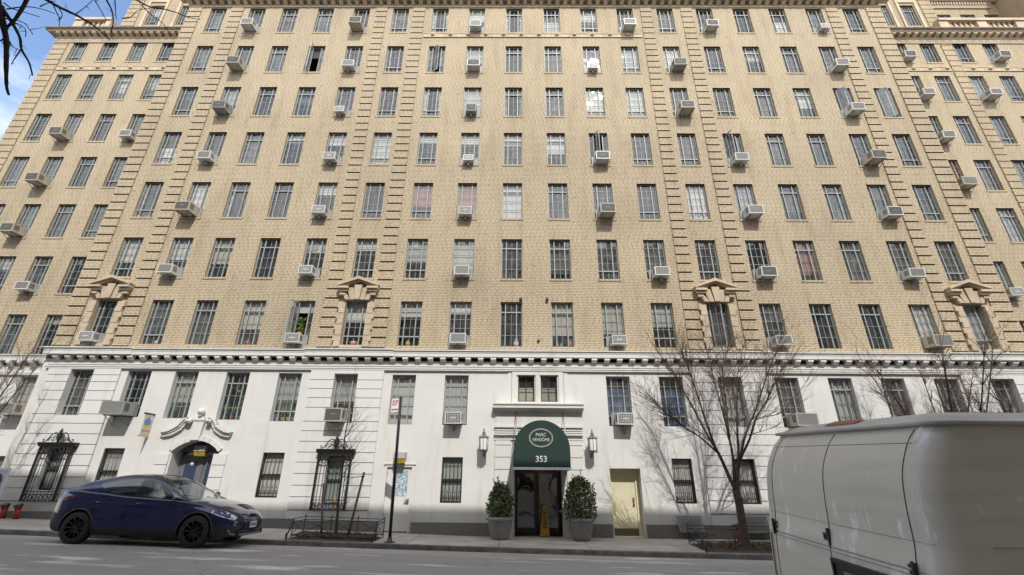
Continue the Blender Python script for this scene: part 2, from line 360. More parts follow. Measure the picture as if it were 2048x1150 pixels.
# ------------------------------------------------------------------ steel windows
def frame_mesh(kind, w=WW, h=WH):
    m = MB(); y0, y1 = .11, .16; t = .035; xl, xr = -w*.27, w*.24
    m.box(-w/2, -w/2+t, y0, y1, 0, h); m.box(w/2-t, w/2, y0, y1, 0, h); m.box(-w/2+t, w/2-t, y0, y1, 0, t); m.box(-w/2+t, w/2-t, y0, y1, h-t, h)
    for x in (xl, xr): m.box(x-.019, x+.019, y0-.02, y1-.003, t, h-t)
    def bars(x0, x1, zs, big=()):
        for z in zs: m.box(x0, x1, y0+.012, y1-.012, z-.007, z+.007)
        for z in big: m.box(x0, x1, y0-.028, y1-.006, z-.022, z+.022)
    if kind == 'transom':
        zb = h*.77; bars(-w/2+t, xl-.019, (h*.26,h*.51), (zb,)); bars(xr+.019, w/2-t, (h*.26,h*.51), (zb,)); bars(xl+.019, xr-.019, (h*.26,h*.51), (zb,))
        m.box(-.006, .006, y0+.01, y1-.01, t, zb-.022); m.box(-.006, .006, y0+.01, y1-.01, zb+.022, h-t)
    elif kind == 'hopper':
        zb = h*.21
        for xa_, xb_ in ((-w/2+t, xl-.019),(xr+.019, w/2-t),(xl+.019, xr-.019)): bars(xa_, xb_, (h*.41,h*.61,h*.81), (zb,))
        m.box(-.006, .006, y0+.01, y1-.01, zb+.022, h-t); m.box(-.006, .006, y0+.01, y1-.01, t, zb-.022)
    else:
        bars(-w/2+t, xl-.019, (h*.26,h*.51,h*.77)); bars(xr+.019, w/2-t, (h*.26,h*.51,h*.77))
    return m
def sash_mesh(w=WW, h=WH):
    a = w*.49; m = MB(); t = .022; z1 = h-.04
    m.box(0, t, -.02, .02, .05, z1); m.box(a-t, a, -.02, .02, .05, z1); m.box(t, a-t, -.02, .02, .05, .05+t); m.box(t, a-t, -.02, .02, z1-t, z1)
    m.box(a/2-.005, a/2+.005, -.01, .01, .05+t, z1-t)
    for q in (.28,.52,.76): m.box(t, a-t, -.009, .009, h*q-.006, h*q+.006)
    m.cur = 1; m.quad((t,.003,.06),(a-t,.003,.06),(a-t,.003,z1-t),(t,.003,z1-t))
    return m
FM = {k: frame_mesh(k).mesh('window_frame_'+k, STEEL) for k in ('transom','hopper','open')}
SASH = sash_mesh().mesh('sash', [STEEL, GLASS])
def pane_mesh(kind, w=WW, h=WH):
    m = MB(); y = .137; xl, xr = -w*.27, w*.24
    spans = ((-w/2+.03, xl-.01),(xr+.01, w/2-.03)) if kind == 'open' else ((-w/2+.03, xl-.01),(xl+.01, -.004),(.004, xr-.01),(xr+.01, w/2-.03))
    rows = (.03, h*.26, h*.51, h*.77, h-.03) if kind != 'hopper' else (.03, h*.21, h*.41, h*.61, h*.81, h-.03)
    rnd = random.Random(5)
    for xa, xb in spans:
        for i in range(len(rows)-1):
            dx, dz = rnd.uniform(-.0016,.0016), rnd.uniform(-.0016,.0016)      # each light sits a touch out of plane
            m.quad((xa,y-dx-dz,rows[i]),(xb,y+dx-dz,rows[i]),(xb,y+dx+dz,rows[i+1]),(xa,y-dx+dz,rows[i+1]))
    return m
PM = {k: pane_mesh(k).mesh('pane_'+k, GLASS) for k in FM}
def shade_mesh(f0, mat_, wavy=0, w=WW, h=WH, xr=(-.5,.5), f1=1.0):
    m = MB(); n = 40 if wavy else 1; y = .20; vs = []
    for i in range(n+1):
        x = w*(xr[0] + (xr[1]-xr[0])*i/n); dy = wavy*math.sin(i*1.15+.6*math.sin(i*.37)); vs += [(x,y+dy,h*f1),(x,y+dy*1.3,h*f0)]
    m.add(vs, [(2*i,2*i+1,2*i+3,2*i+2) for i in range(n)], bool(wavy)); return m.mesh('cover', mat_)
def slats_mesh():
    m = MB()
    for i in range(30): z = .04+i*.058; m.quad((-.41,.18,z),(.41,.18,z),(.41,.22,z+.035),(-.41,.22,z+.035))
    return m.mesh('slats', CVR['blinds'])
def drapes_mesh(mat_):
    m = MB()
    for s in (-1,1):
        vs = []
        for i in range(15):
            for f_, z in enumerate((WH, .9, 0)):
                ww = (.20,.13,.17)[f_]; x = s*(.44 - ww*i/14); vs.append((x, .21+.018*math.sin(i*1.7), z))
        m.add(vs, [(3*i+k,3*i+k+1,3*i+k+4,3*i+k+3) for i in range(14) for k in range(2)], True)
    return m.mesh('drapes', mat_)
COVER = {'white': ('shade', shade_mesh(.03, CVR['white'])), 'cream': ('shade', shade_mesh(.03, CVR['cream'])), 'half': ('shade', shade_mesh(.42, CVR['white'])), 'top': ('shade', shade_mesh(.68, CVR['white'])),
  'low': ('curtain', shade_mesh(0, CVR['white'], .012, f1=.55)), 'sheer': ('curtain', shade_mesh(0, CVR['grey'], .02)), 'wsheer': ('curtain', shade_mesh(0, CVR['white'], .025)), 'brown': ('blind', shade_mesh(.2, CVR['brown'])),
  'orange': ('curtain', shade_mesh(0, CVR['orange'], .02)), 'teal': ('curtain', drapes_mesh(CVR['teal'])), 'drapes': ('curtain', drapes_mesh(CVR['white'])), 'halfc': ('shade', shade_mesh(.35, CVR['cream'])),
  'blinds': ('blind', slats_mesh()), 'gshade': ('shade', shade_mesh(.1, CVR['grey'])), 'ghalf': ('shade', shade_mesh(.5, CVR['grey'])), 'blue': ('curtain', shade_mesh(.05, CVR['blue'], .02, f1=.76)), 'valance': ('curtain', shade_mesh(.45, CVR['white'], .03))}
rv = random.Random(77)
def window(kind, x, y, z, cover=None, sz=1.0, swing=75):
    nm = {'transom':'transom_window','hopper':'hopper_window','open':'open_casement_window'}[kind]
    o = put(nm, FM[kind], B); o.matrix_parent_inverse = Matrix.Translation(B.location).inverted()
    o.location = (x,y,z); o.scale = (1,1,sz)
    p = put('pane', PM[kind], o)
    if cover:
        c_ = put(COVER[cover][0], COVER[cover][1], o)
        if cover in ('half','top','halfc','ghalf','gshade','brown'): k_ = rv.uniform(.72,1.12 if cover != 'gshade' else 1.0); c_.scale = (1,1,k_); c_.location = (0,0,WH*(1-k_))
    if kind == 'open':
        s_ = put('sash', SASH, o, (-WW*.27+.01, .10, 0)); s_.rotation_euler = (0,0,-R(swing))
    return o
KIND = {c: 'hopper' for c in CX}
for c in (2,3,8,9,14,15): KIND[c] = 'transom'
OPEN = {(0,4):118,(3,10):60,(3,13):80,(4,16):38,(4,17):30,(5,3):80,(5,6):35,(0,12):25,(1,4):-20}
OV = {(0,0):None,(0,1):'gshade',(0,2):'sheer',(0,3):'halfc',(0,4):'top',(0,5):'half',(0,6):'top',(0,7):'top',(0,8):None,(0,9):'halfc',(0,10):'halfc',(0,11):'half',(0,12):'sheer',(0,13):'ghalf',(0,14):None,(0,15):None,(0,16):'wsheer',(0,17):'wsheer',
 (1,0):'half',(1,1):'half',(1,2):'halfc',(1,3):'blinds',(1,4):'top',(1,5):'top',(1,6):'half',(1,7):'white',(1,8):None,(1,9):'gshade',(1,10):None,(1,11):'sheer',(1,12):None,(1,13):None,(1,14):'brown',(1,15):'sheer',(1,16):'gshade',(1,17):'gshade',
 (2,0):'drapes',(2,1):'wsheer',(2,2):'drapes',(2,3):None,(2,4):'top',(2,5):None,(2,6):'brown',(2,7):'brown',(2,8):'white',(2,9):None,(2,10):'sheer',(2,11):'gshade',(2,12):'wsheer',(2,13):'wsheer',(2,14):'gshade',(2,15):'teal',(2,16):'teal',(2,17):'teal',
 (3,0):'low',(3,1):None,(3,2):'sheer',(3,3):'top',(3,4):'top',(3,5):'white',(3,6):'top',(3,7):'top',(3,8):'top',(3,9):'half',(3,10):None,(3,11):'sheer',(3,12):'gshade',(3,13):'gshade',(3,14):'gshade',(3,15):'blinds',(3,16):'blinds',(3,17):'gshade',
 (4,2):None,(4,5):None,(4,6):'drapes',(4,7):'wsheer',(4,8):'teal',(4,9):'sheer',(4,10):'white',(4,11):'white',(4,12):'sheer',(4,15):'half',(5,8):'blinds',(5,9):'sheer',(5,10):'sheer',(5,11):'white',(5,12):'wsheer',(5,14):'halfc',(5,7):'half',  # the full white shades here stand in for sun glare on the glass
 (6,6):'drapes',(6,8):'drapes',(6,9):'low',(6,10):'half',(6,14):None,(6,15):'low',(6,7):'half',(6,5):'ghalf'}
rc = random.Random(21)
POOL = [None,None,None,'sheer','gshade','ghalf',None,None,'drapes','half','sheer','blinds','top','gshade',None,'sheer','ghalf']
for c in CX:
    for j in range(7):
        k = 'open' if (j,c) in OPEN else KIND[c]
        cv = OV[(j,c)] if (j,c) in OV else rc.choice(POOL)
        window(k, CX[c], D, H0+FH*j, cv, 1.0, OPEN.get((j,c), 0))
for i, x in enumerate(WL):
    for j in range(7): window('transom' if i == 2 else 'hopper', x, DW, H0+FH*j, {(2,1):'sheer',(2,0):'sheer',(5,2):'half'}.get((j,i), rc.choice(POOL)))
for i, x in enumerate(WR):
    for j in range(7): window('transom' if i in (1,) else 'hopper', x, DW, H0+FH*j, {(3,0):'orange',(2,0):'wsheer',(1,0):'wsheer',(4,1):'drapes',(5,2):'wsheer',(2,1):'wsheer'}.get((j,i), rc.choice(POOL)))

# ------------------------------------------------------------------ white base
def lift(x): return max(0, -x-5)*.02
base_ops = []; second = []
for c in CX:
    if c in (8,9): continue
    z = 3.60 + lift(CX[c]); zt = 5.40 + lift(CX[c])*.5; base_ops.append((CX[c]-.44, CX[c]+.44, z, zt)); second.append((CX[c], z, zt, c))
GW = [(-14.53,-13.8,1.2,2.71),(-8.86,-8.1,1.16,2.61),(-2.54,-1.82,1.05,2.51),(5.45,6.15,1.1,2.53),(7.56,8.3,1.1,2.53),(-16.44,-15.82,1.33,2.71),(-6.55,-5.93,.95,2.52),(11.6,12.35,1.1,2.53),(15.6,16.35,1.1,2.53)]
ENT = (0.0,1.6,-.3,2.5); SRV = (-4.5,-3.5,-.3,2.24); YEL = (3.28,4.33,-.3,2.19); ARC = (-12.08,-10.44,-.3,2.98)
PAIR = [(.1,.71,4.44,5.41),(.94,1.55,4.44,5.41)]
base_ops += GW + [ENT + (.02,), SRV + (.12,), YEL + (.42,), ARC + (.55,)] + PAIR
mb = MB(); wall(mb, -17.95, 19.6, -.6, 5.92, D, base_ops, .22)
mb.quad((-17.95,D,-.6),(-17.95,DW,-.6),(-17.95,DW,6.4),(-17.95,D,6.4)); mb.quad((19.6,D,-.6),(19.6,DW,-.6),(19.6,DW,6.4),(19.6,D,6.4))
# arched head above the square opening: spandrel pieces + vaulted reveal
xa, xb = ARC[0], ARC[1]; xm = (xa+xb)/2; hw = (xb-xa)/2; spring = 2.62; rise = .36; Rr = (hw*hw+rise*rise)/(2*rise)
arc = [(xm-hw+2*hw*i/16, spring-(Rr-rise)+math.sqrt(Rr*Rr-(hw-2*hw*i/16)**2)) for i in range(17)]
bput('white_base_wall', mb, WHITE)
wl_ops = [(x-.42, x+.42, 4.02, 5.62) for x in WL] + [(x-.37, x+.37, 1.3, 2.5) for x in WL]
mb = MB(); wall(mb, -26.9, -17.96, -.6, 6.1, DW, wl_ops); bput('recessed_base_wall', mb, WHITE); mb = MB(); wr_ops = [(x-.42, x+.42, 3.6, 5.4) for x in WR]; wall(mb, 19.61, 34, -.6, 6.1, DW, wr_ops)
bput('recessed_base_wall', mb, WHITE)
# rusticated white pavilions
ZG = [.80,1.2,1.56,1.93,2.30,2.63,2.99,3.35,3.68,4.17,4.52,4.85,5.18,5.55]
def bands(mb, xa, xb, y0, y1, zs, ops, g=.011):
    for i in range(len(zs)-1):
        za, zb = zs[i]+g, zs[i+1]-g
        cuts = sorted([o for o in ops if o[2] < zb and o[3] > za and o[0] < xb and o[1] > xa]); x = xa
        if any(o[2] > za+.02 or o[3] < zb-.02 for o in cuts):           # opening edge inside this course: split it
            zz = sorted(set([za, zb] + [q for o in cuts for q in o[2:4] if za < q < zb]))
            for k in range(len(zz)-1):
                x = xa
                for o in cuts:
                    if o[2] < (zz[k]+zz[k+1])/2 < o[3]: mb.box(x, o[0], y0, y1, zz[k], zz[k+1]); x = o[1]
                mb.box(x, xb, y0, y1, zz[k], zz[k+1])
            continue
        for o in cuts: mb.box(x, o[0], y0, y1, za, zb); x = o[1]
        mb.box(x, xb, y0, y1, za, zb)
PAV = [(-17.6,-14.85,.12),(-7.66,-4.92,0),(6.55,9.3,0),(16.5,19.25,0)]
for xa_, xb_, l in PAV:
    mb = MB(); zs_ = [z+l*1.6 for z in ZG[:-1]] + [5.55]
    if l: zs_[-2] = 5.3
    bands(mb, xa_, xb_, D-.075, D-.002, zs_, base_ops); mb.box(xa_, xb_, D-.055, D-.002, .45 + l, zs_[0]-.015)
    bput('rusticated_pavilion', mb, WTRIM)
# granite plinth
for xa_, xb_ in ((-17.97,-12.3),(-10.2,-4.56),(-3.44,-.72),(2.38,3.24),(4.37,19.6)):
    mb = MB(); n = max(1, int((xb_-xa_)/1.9))
    for i in range(n):
        p, q = xa_+(xb_-xa_)*i/n, xa_+(xb_-xa_)*(i+1)/n
        mb.box(p+.003, q-.003, D-.10, D-.003, -.6, .46 + lift((p+q)/2)*.95)
    bput('granite_plinth', mb, GRANITE)
mb = MB(); mb.box(-26.9, -18, DW-.08, DW-.003, -.6, .8); bput('granite_plinth', mb, GRANITE)

# ------------------------------------------------------------------ cornices
def moulding(prof, x0, x1, y): 
    m = MB(); m.extr([(y-p, z) for p, z in prof], x0, x1); return m
m = MB()
def cor(m, x0, x1, y, z, k=1.0):
    m.extr([(y+.02,z+.03),(y-.02*k,z+.03),(y-.03*k,z+.06),(y+.02,z+.07)], x0, x1)                      # bed mould
    m.extr([(y+.02,z+.25),(y-.215*k,z+.25),(y-.215*k,z+.37),(y-.225*k,z+.38),(y-.235*k,z+.445),(y-.27*k,z+.46),(y-.27*k,z+.50),(y+.02,z+.53)], x0, x1)
cor(m, -17.6, 19.25, D, 5.80); 
for xa_, xb_, l in PAV: m.extr([(D-.05,6.055),(D-.25,6.055),(D-.25,6.185),(D-.26,6.2),(D-.27,6.262),(D-.31,6.285),(D-.31,6.325),(D-.05,6.345)], xa_-.3, xb_+.3)
m.extr([(D-.002,5.55),(D-.085,5.55),(D-.085,5.59),(D-.105,5.61),(D-.105,5.65),(D-.002,5.67)], -17.75, 19.4)
m.extr([(D-.002,5.715),(D-.03,5.715),(D-.03,5.76),(D-.002,5.76)], -17.75, 19.4)
CO = bput('white_cornice', m, WTRIM)
bm_ = MB(); bm_.extr([(0,.25),(-.185,.25),(-.19,.16),(-.16,.13),(-.12,.12),(-.07,.075),(0,.07)], -.10, .10); BR = bm_.mesh('cornice_bracket', WTRIM)
n = 78
for i in range(n):
    x = -17.45 + i*(36.55/(n-1)); o = put('bracket', BR, CO); o.matrix_parent_inverse = Matrix.Translation(B.location).inverted(); o.location = (x, D-.005, 5.80)
    o.matrix_parent_inverse = Matrix.Identity(4); 
for s_ in (0,1):
  m = MB(); cor(m, *((-27.0, -18.0),(19.65, 34))[s_], DW, 6.0)
  for i in range(40):
    x = -26.8 + i*.47
    if x < -18.1 and s_ == 0: m.extr([(DW,6.25),(DW-.24,6.25),(DW-.24,6.15),(DW-.15,6.1),(DW-.08,6.02),(DW,6.02)], x-.09, x+.09)
    x = 19.9 + i*.36
    if s_ == 1: m.extr([(DW,6.25),(DW-.24,6.25),(DW-.24,6.15),(DW-.15,6.1),(DW-.08,6.02),(DW,6.02)], x-.09, x+.09)
  m.extr([(DW-.002,5.67),(DW-.08,5.67),(DW-.1,5.77),(DW-.002,5.79)], *((-26.9,-18),(19.7,34))[s_])
  bput('recessed_white_cornice', m, WTRIM)
# upper cornices in buff terracotta
m = MB()
m.extr([(D-.002,25.52),(D-.05,25.52),(D-.05,25.57),(D-.08,25.60),(D-.002,25.62)], -17.95, 19.6); m.box(-17.95, 19.6, D-.035, D-.003, 25.625, 25.70)
m.extr([(D+.02,25.90),(D-.40,25.90),(D-.42,26.05),(D-.50,26.15),(D-.52,26.25),(D+.02,26.3)], -18.45, 20.05)
for i in range(86): x = -17.9 + i*.436; m.extr([(D,25.895),(D-.34,25.895),(D-.34,25.80),(D-.2,25.74),(D-.06,25.66),(D,25.66)], x-.1, x+.1)
bput('main_cornice', m, CORN)
BRCORN = mat('weathered_brown_cornice', (.22,.18,.14), .8, noise=.3, nscale=3)
for x0, x1 in ((-26.95,-17.96),(19.61,34)):
    m = MB()
    m.extr([(DW-.002,25.08),(DW-.05,25.08),(DW-.05,25.15),(DW-.08,25.18),(DW-.002,25.20)], x0, x1); m.box(x0, x1, DW-.03, DW-.003, 25.205, 25.42)
    m.extr([(DW+.02,25.43),(DW-.07,25.43),(DW-.09,25.48),(DW+.02,25.48)], x0, x1)
    m.extr([(DW+.02,25.68),(DW-.34,25.68),(DW-.35,25.74),(DW+.02,25.74)], x0-(.3 if x0 < 0 else 0), x1)
    i = 0
    while x0+.25+i*.42 < x1: x = x0+.25+i*.42; m.extr([(DW,25.675),(DW-.30,25.675),(DW-.30,25.58),(DW-.18,25.53),(DW-.05,25.485),(DW,25.485)], x-.11, x+.11); i += 1
    m.cur = 1
    m.extr([(DW+.02,25.745),(DW-.38,25.745),(DW-.46,25.83),(DW-.46,25.88),(DW+.3,25.93),(DW+.3,25.745)], x0-(.42 if x0 < 0 else 0), x1)
    bput('recessed_cornice', m, [CORN, BRCORN])
# rosette string courses
for x0, x1, y, z in ((-4.95,6.55,D,23.27),(-26.0,-18.0,DW,22.95),(19.65,24.1,DW,22.98),(24.8,34,DW,22.98)):
    m = MB(); m.box(x0, x1, y-.02, y-.002, z, z+.24); m.box(x0, x1, y-.045, y-.021, z-.03, z+.02); m.box(x0, x1, y-.045, y-.021, z+.22, z+.26)
    i = 0
    while x0+.5+i*.93 < x1:
        x = x0+.5+i*.93; m.lathe([(.0,-.07),(.06,-.06),(.095,-.02),(.10,.03),(.06,.09),(0,.10)], (x,y-.05,z+.12), 10); i += 1
        for q in (-.3,-.16,.16,.3): m.box(x+q-.035, x+q+.035, y-.035, y-.021, z+.07, z+.16)
    bput('rosette_band', m, CORN)
# balustrades above the recessed wings
for x0, x1 in ((-26.6,-24.4),(-24.3,-18.2),(24.9,34)):
    m = MB(); y = DW+.1
    if x0 < -24.35 or x0 > 0:
        m.box(x0, x1, y, y+.32, 25.94, 26.5); m.box(x0, x1, y-.05, y+.38, 27.15, 27.33)
        x = x0; seg = 2.25
        while x < x1-.2:
            m.box(x, x+.55, y+.02, y+.3, 26.5, 27.15)
            for i in range(5): m.lathe([(.06,0),(.06,.08),(.10,.2),(.105,.28),(.05,.48),(.07,.56),(.07,.65)], (x+.75+i*.31, y+.16, 26.5), 10)
            x += seg
        m.box(x1-.3, x1, y+.02, y+.3, 26.5, 27.15)
    else: m.box(x0, x1, y, y+.3, 25.94, 26.4)
    bput('balustrade', m, CORN)
# set-back storeys above the wings
m = MB(); so_ = [(-24.35,-23.45,29.0,30.85),(-22.3,-21.4,29.0,30.85),(23.35,24.25,29.0,30.9),(25.07,25.97,29.0,30.9)]
wall(m, -25.8, -17.96, 25.85, 33, 21.0, so_[:2]); m.quad((-25.8,21,26.2),(-25.8,30,26.2),(-25.8,30,33),(-25.8,21,33)); m.quad((-25.8,21,33),(-17.9,21,33),(-17.9,30,33),(-25.8,30,33)); bput('setback_wall', m, BRICK); m = MB(); wall(m, 19.61, 27.2, 26.2, 34.5, 21.0, so_[2:]); m.quad((27.2,21,26.2),(27.2,23.5,26.2),(27.2,23.5,34.5),(27.2,21,34.5))
fo = [(30.4+i*1.75, 31.45+i*1.75, 32.0, 33.42) for i in range(3)]
bput('setback_wall', m, BRICK); m = MB(); wall(m, 27.2, 36.2, 26.2, 36.5, 23.5, fo)
bput('setback_wall', m, BRICK)
for x0, x1 in ((-26.9,-17.9),(19.6,36)): m = MB(); m.box(x0, x1, DW+.01, 24, 25.80, 25.89); bput('wing_roof', m, DARKMETAL)
m = MB(); m.box(35.05, 41, 19.8, 30, 25.9, 38); bput('side_block', m, DARKBRICK)
bput('rusticated_strip', strip(-25.8,-24.95,21.0,26.4,33), BRICK); bput('rusticated_strip', strip(26.4,27.15,21.0,26.4,34.4), BRICK)
m = MB(); m.box(-25.7,-18,21.3,24,26.3,26.6); m.box(-25.7,-18,24,24.2,26.3,32.8); m.box(19.7,27.1,24.0,24.1,26.3,34); m.box(27.3,36,25.5,25.6,26.3,36); bput('interior', m, ROOM)
for o in so_:
    m = MB()
    for x in (o[0]-.22, o[1]+.06): m.box(x, x+.16, 20.93, 20.998, 26.6, 31.1)
    m.box(o[0]-.22, o[1]+.22, 20.94, 20.998, 31.12, 31.9); bput('window_surround', m, CORN)
m = MB()
m.extr([(23.498,34.0),(23.42,34.0),(23.36,34.2),(23.498,34.22)], 27.3, 34.6); m.extr([(23.498,34.55),(23.3,34.55),(23.0,34.85),(22.95,35.1),(23.498,35.15)], 27.3, 35)
for i in range(36): m.box(27.5+i*.2, 27.6+i*.2, 23.32, 23.498, 34.24, 34.5)
bput('setback_cornice', m, CORN)
for i, o in enumerate(so_): window('hopper' if i < 2 else 'transom', (o[0]+o[1])/2, 21.0, o[2], ['half',None,'ghalf','sheer'][i])
for o in fo: window('transom', (o[0]+o[1])/2, 23.5, o[2], 'sheer', .775)
# ------------------------------------------------------------------ pedimented windows
for c in (0,5,12,17):
    x = CX[c]; z = H0; m = MB(); y = D
    for s in (-1,1):                                   # stepped stone jambs
        for i in range(8):
            zz = z-.08 + i*.225; wd = .30 if i % 2 else .24
            xa_ = x + s*(WW/2+.005); m.box(xa_, xa_+s*wd, y-.14+(.015 if i % 2 else 0), y+.02, zz+.006, zz+.219)
    # splayed voussoirs
    zc = z+WH; wd = .19
    for i in range(-2,3):
        a0, a1 = (i-.5)*wd, (i+.5)*wd; t0, t1 = a0*1.75, a1*1.75; h_ = .62 if i == 0 else (.52 if abs(i) == 1 else .36)
        ex = .05 if i == 0 else 0
        g = .008
        m.prism([(x+a0+g,zc+.005),(x+a1-g,zc+.005),(x+a0+(t1-a0)*h_/.62+(wd-(a1-a0))-g,zc+h_),(x+a0+(t0-a0)*h_/.62+g,zc+h_)], y-.16-ex, y+.02)
    # broken triangular pediment
    zb = z+2.27; ap = z+2.72; hwid = .82
    for s in (-1,1):
        m.prism([(x+s*hwid,zb+.10),(x+s*(hwid+.02),zb+.17),(x,ap+.07),(x,ap-.06),(x+s*.12,ap-.10)], y-.34, y+.02)
        m.prism([(x+s*(hwid-.05),zb+.02),(x+s*(hwid-.03),zb+.11),(x,ap-.03),(x,ap-.12)], y-.26, y+.021)
        m.box(x+s*.36, x+s*hwid, y-.33, y+.02, zb, zb+.085); m.box(x+s*.38, x+s*(hwid-.05), y-.25, y+.022, zb-.1, zb-.003)
        m.box(x+s*.50, x+s*.72, y-.19, y+.02, zb-.24, zb-.103)
    m.box(x-WW/2-.03, x+WW/2+.03, y-.10, y+.1, z-.12, z-.012)
    bput('window_pediment', m, TAN)
# round vents and small fittings on the brick
m = MB()
for x, z in ((.19,8.45),(1.24,8.45)): m.tube([(x,D+.02,z),(x,D-.10,z)], [.055,.055], 12); m.tube([(x,D-.10,z),(x,D-.12,z)], [.07,.03], 12)
m.tube([(.88,D+.02,6.75),(.88,D-.06,6.75)], [.06,.05], 12)
bput('wall_vent', m, DARKMETAL)

# ------------------------------------------------------------------ base windows and doors
SC = {0:'sheer',1:None,2:'halfc',3:None,4:'valance',5:'valance',6:'white',7:'white',10:'blue',11:'blue',12:'wsheer',13:'gshade',14:'wsheer',15:'sheer',16:'gshade',17:'drapes'}
for x, z, zt, c in second: window('hopper' if c in (0,5,6,12) else 'transom' if c in (2,3,14,15) else 'hopper', x, D+.04, z, SC.get(c), (zt-z)/WH)
for x in WL: window('hopper', x, DW, 4.02, 'halfc', 1.6/WH)
for x in WR: window('hopper', x, DW, 3.6, 'sheer', 1.8/WH)
def barred(x0, x1, z0, z1, y, bars=True, cov='white'):
    w = x1-x0; h = z1-z0; m = MB(); t = .05; yy = y+.09
    m.box(x0, x0+t, yy, yy+.06, z0, z1); m.box(x1-t, x1, yy, yy+.06, z0, z1); m.box(x0+t, x1-t, yy, yy+.06, z0, z0+t); m.box(x0+t, x1-t, yy, yy+.06, z1-t, z1)
    m.box(x0+t, x1-t, yy-.01, yy+.05, (z0+z1)/2-.03, (z0+z1)/2+.03)
    f = bput('sash_window', m, DARKMETAL)
    g = MB(); g.quad((x0+t,yy+.04,z0+t),(x1-t,yy+.04,z0+t),(x1-t,yy+.04,z1-t),(x0+t,yy+.04,z1-t)); o = g.build('pane', GLASS, f)
    s_ = MB(); n_ = 24; vs = []
    for i in range(n_+1): vs += [(x0+t+(w-2*t)*i/n_, yy+.075+.012*math.sin(i*1.9), z0), (x0+t+(w-2*t)*i/n_, yy+.075+.012*math.sin(i*1.9), z1)]
    s_.add(vs, [(2*i,2*i+1,2*i+3,2*i+2) for i in range(n_)], True); s_.build('curtain', CVR[cov], f)
    if bars:
        k = MB(); yb = y+.03; r_ = .011; n_ = max(4, int(w/.135))
        for i in range(n_+1): xx = x0+.02+(w-.04)*i/n_; k.tube([(xx,yb,z0+.02),(xx,yb,z1-.02)], r_, 5)
        for zz in (z0+.03, z0+.14, z0+.5*h, z1-.16, z1-.04): k.box(x0+.01, x1-.01, yb-.008, yb+.008, zz-.011, zz+.011)
        for i in range(n_):
            xx = x0+.02+(w-.04)*(i+.5)/n_
            for zc_, rr in ((z1-.10,.045),(z0+.085,.042)): k.tube([(xx+rr*math.cos(q*PI/6), yb, zc_+rr*math.sin(q*PI/6)) for q in range(13)], .006, 4, False)
            k.tube([(xx,yb,z0+.16),(xx,yb,z0+.36)], .006, 4); k.tube([(xx-.03,yb,z0+.30),(xx,yb,z0+.40),(xx+.03,yb,z0+.30)], .007, 4)
            k.tube([(xx-.05,yb,z0+.16),(xx-.02,yb,z0+.24),(xx,yb,z0+.17),(xx+.02,yb,z0+.24),(xx+.05,yb,z0+.16)], .006, 4)
        k.build('window_bars', IRON, f)
CVR['pale'] = cloth_mat('pale_green_curtain', (.50,.57,.52))
for i, g_ in enumerate(GW): barred(*g_, D, i not in (5,6), 'pale' if i in (2,5,6) else 'white')
for x in WL: barred(x-.37, x+.37, 1.3, 2.5, DW, True, 'white')
# pair above the entrance: small casements in a scrolled frame
for o in PAIR:
    m = MB(); x0, x1, z0, z1 = o; y = D+.12
    m.box(x0,x0+.04,y,y+.05,z0,z1); m.box(x1-.04,x1,y,y+.05,z0,z1); m.box(x0+.04,x1-.04,y,y+.05,z0,z0+.04); m.box(x0+.04,x1-.04,y,y+.05,z1-.04,z1)
    m.box((x0+x1)/2-.012,(x0+x1)/2+.012,y+.01,y+.04,z0+.04,z1-.04); m.box(x0+.04,x1-.04,y+.012,y+.038,(z0+z1)/2-.01,(z0+z1)/2+.01)
    f_ = bput('small_casement', m, DARKMETAL); g = MB(); g.quad((x0+.03,y+.025,z0+.03),(x1-.03,y+.025,z0+.03),(x1-.03,y+.025,z1-.03),(x0+.03,y+.025,z1-.03)); g.build('pane', GLASS, f_)
    s_ = MB(); s_.quad((x0,y+.12,z0),(x1,y+.12,z0),(x1,y+.12,z0+.55),(x0,y+.12,z0+.55)); s_.build('shade', CVR['cream'], f_)
# entrance surround
m = MB()
for s0, s1 in ((-.13,.05),(1.60,1.78),(.75,.90)): m.box(s0, s1, D-.06, D-.003, 4.42, 5.5)
m.box(-.13, 1.78, D-.062, D-.003, 5.42, 5.54); m.box(-.13, 1.78, D-.062, D-.003, 4.36, 4.43)
for s in (-1,1):                                        # flanking scroll consoles
    cx = .825; pts = [(cx+s*.97,5.5),(cx+s*1.1,5.5),(cx+s*1.12,5.2),(cx+s*1.17,4.95),(cx+s*1.28,4.72),(cx+s*1.45,4.55),(cx+s*1.55,4.5),(cx+s*1.55,4.38),(cx+s*.97,4.38)]
    m.prism(pts, D-.035, D-.003)
m.extr([(D-.003,4.1),(D-.2,4.1),(D-.24,4.16),(D-.30,4.18),(D-.30,4.25),(D-.34,4.30),(D-.34,4.34),(D-.003,4.37)], -.80, 2.45)
m.box(-.72, 2.38, D-.04, D-.003, 3.58, 4.1)
for i, (z, p, h_) in enumerate(((3.52,.10,.05),(3.34,.07,.04),(3.26,.10,.05),(3.10,.05,.035),(3.42,.05,.04))): m.box(-.72-p*.3, 2.38+p*.3, D-p, D-.003, z, z+h_)
zs_ = [.46,.86,1.30,1.72,2.12,2.52,2.92,3.09]
bands(m, -.70, -.16, D-.06, D-.003, zs_, []); bands(m, 1.80, 2.36, D-.06, D-.003, zs_, [])
m.box(-.15, -.01, D-.03, D-.003, -.3, 2.6); m.box(1.61, 1.79, D-.03, D-.003, -.3, 2.6); m.box(1.64, 1.70, D-.055, D-.031, -.3, 2.6); m.box(-.12,-.06,D-.055,D-.031,-.3,2.6)
bput('entrance_surround', m, WTRIM)
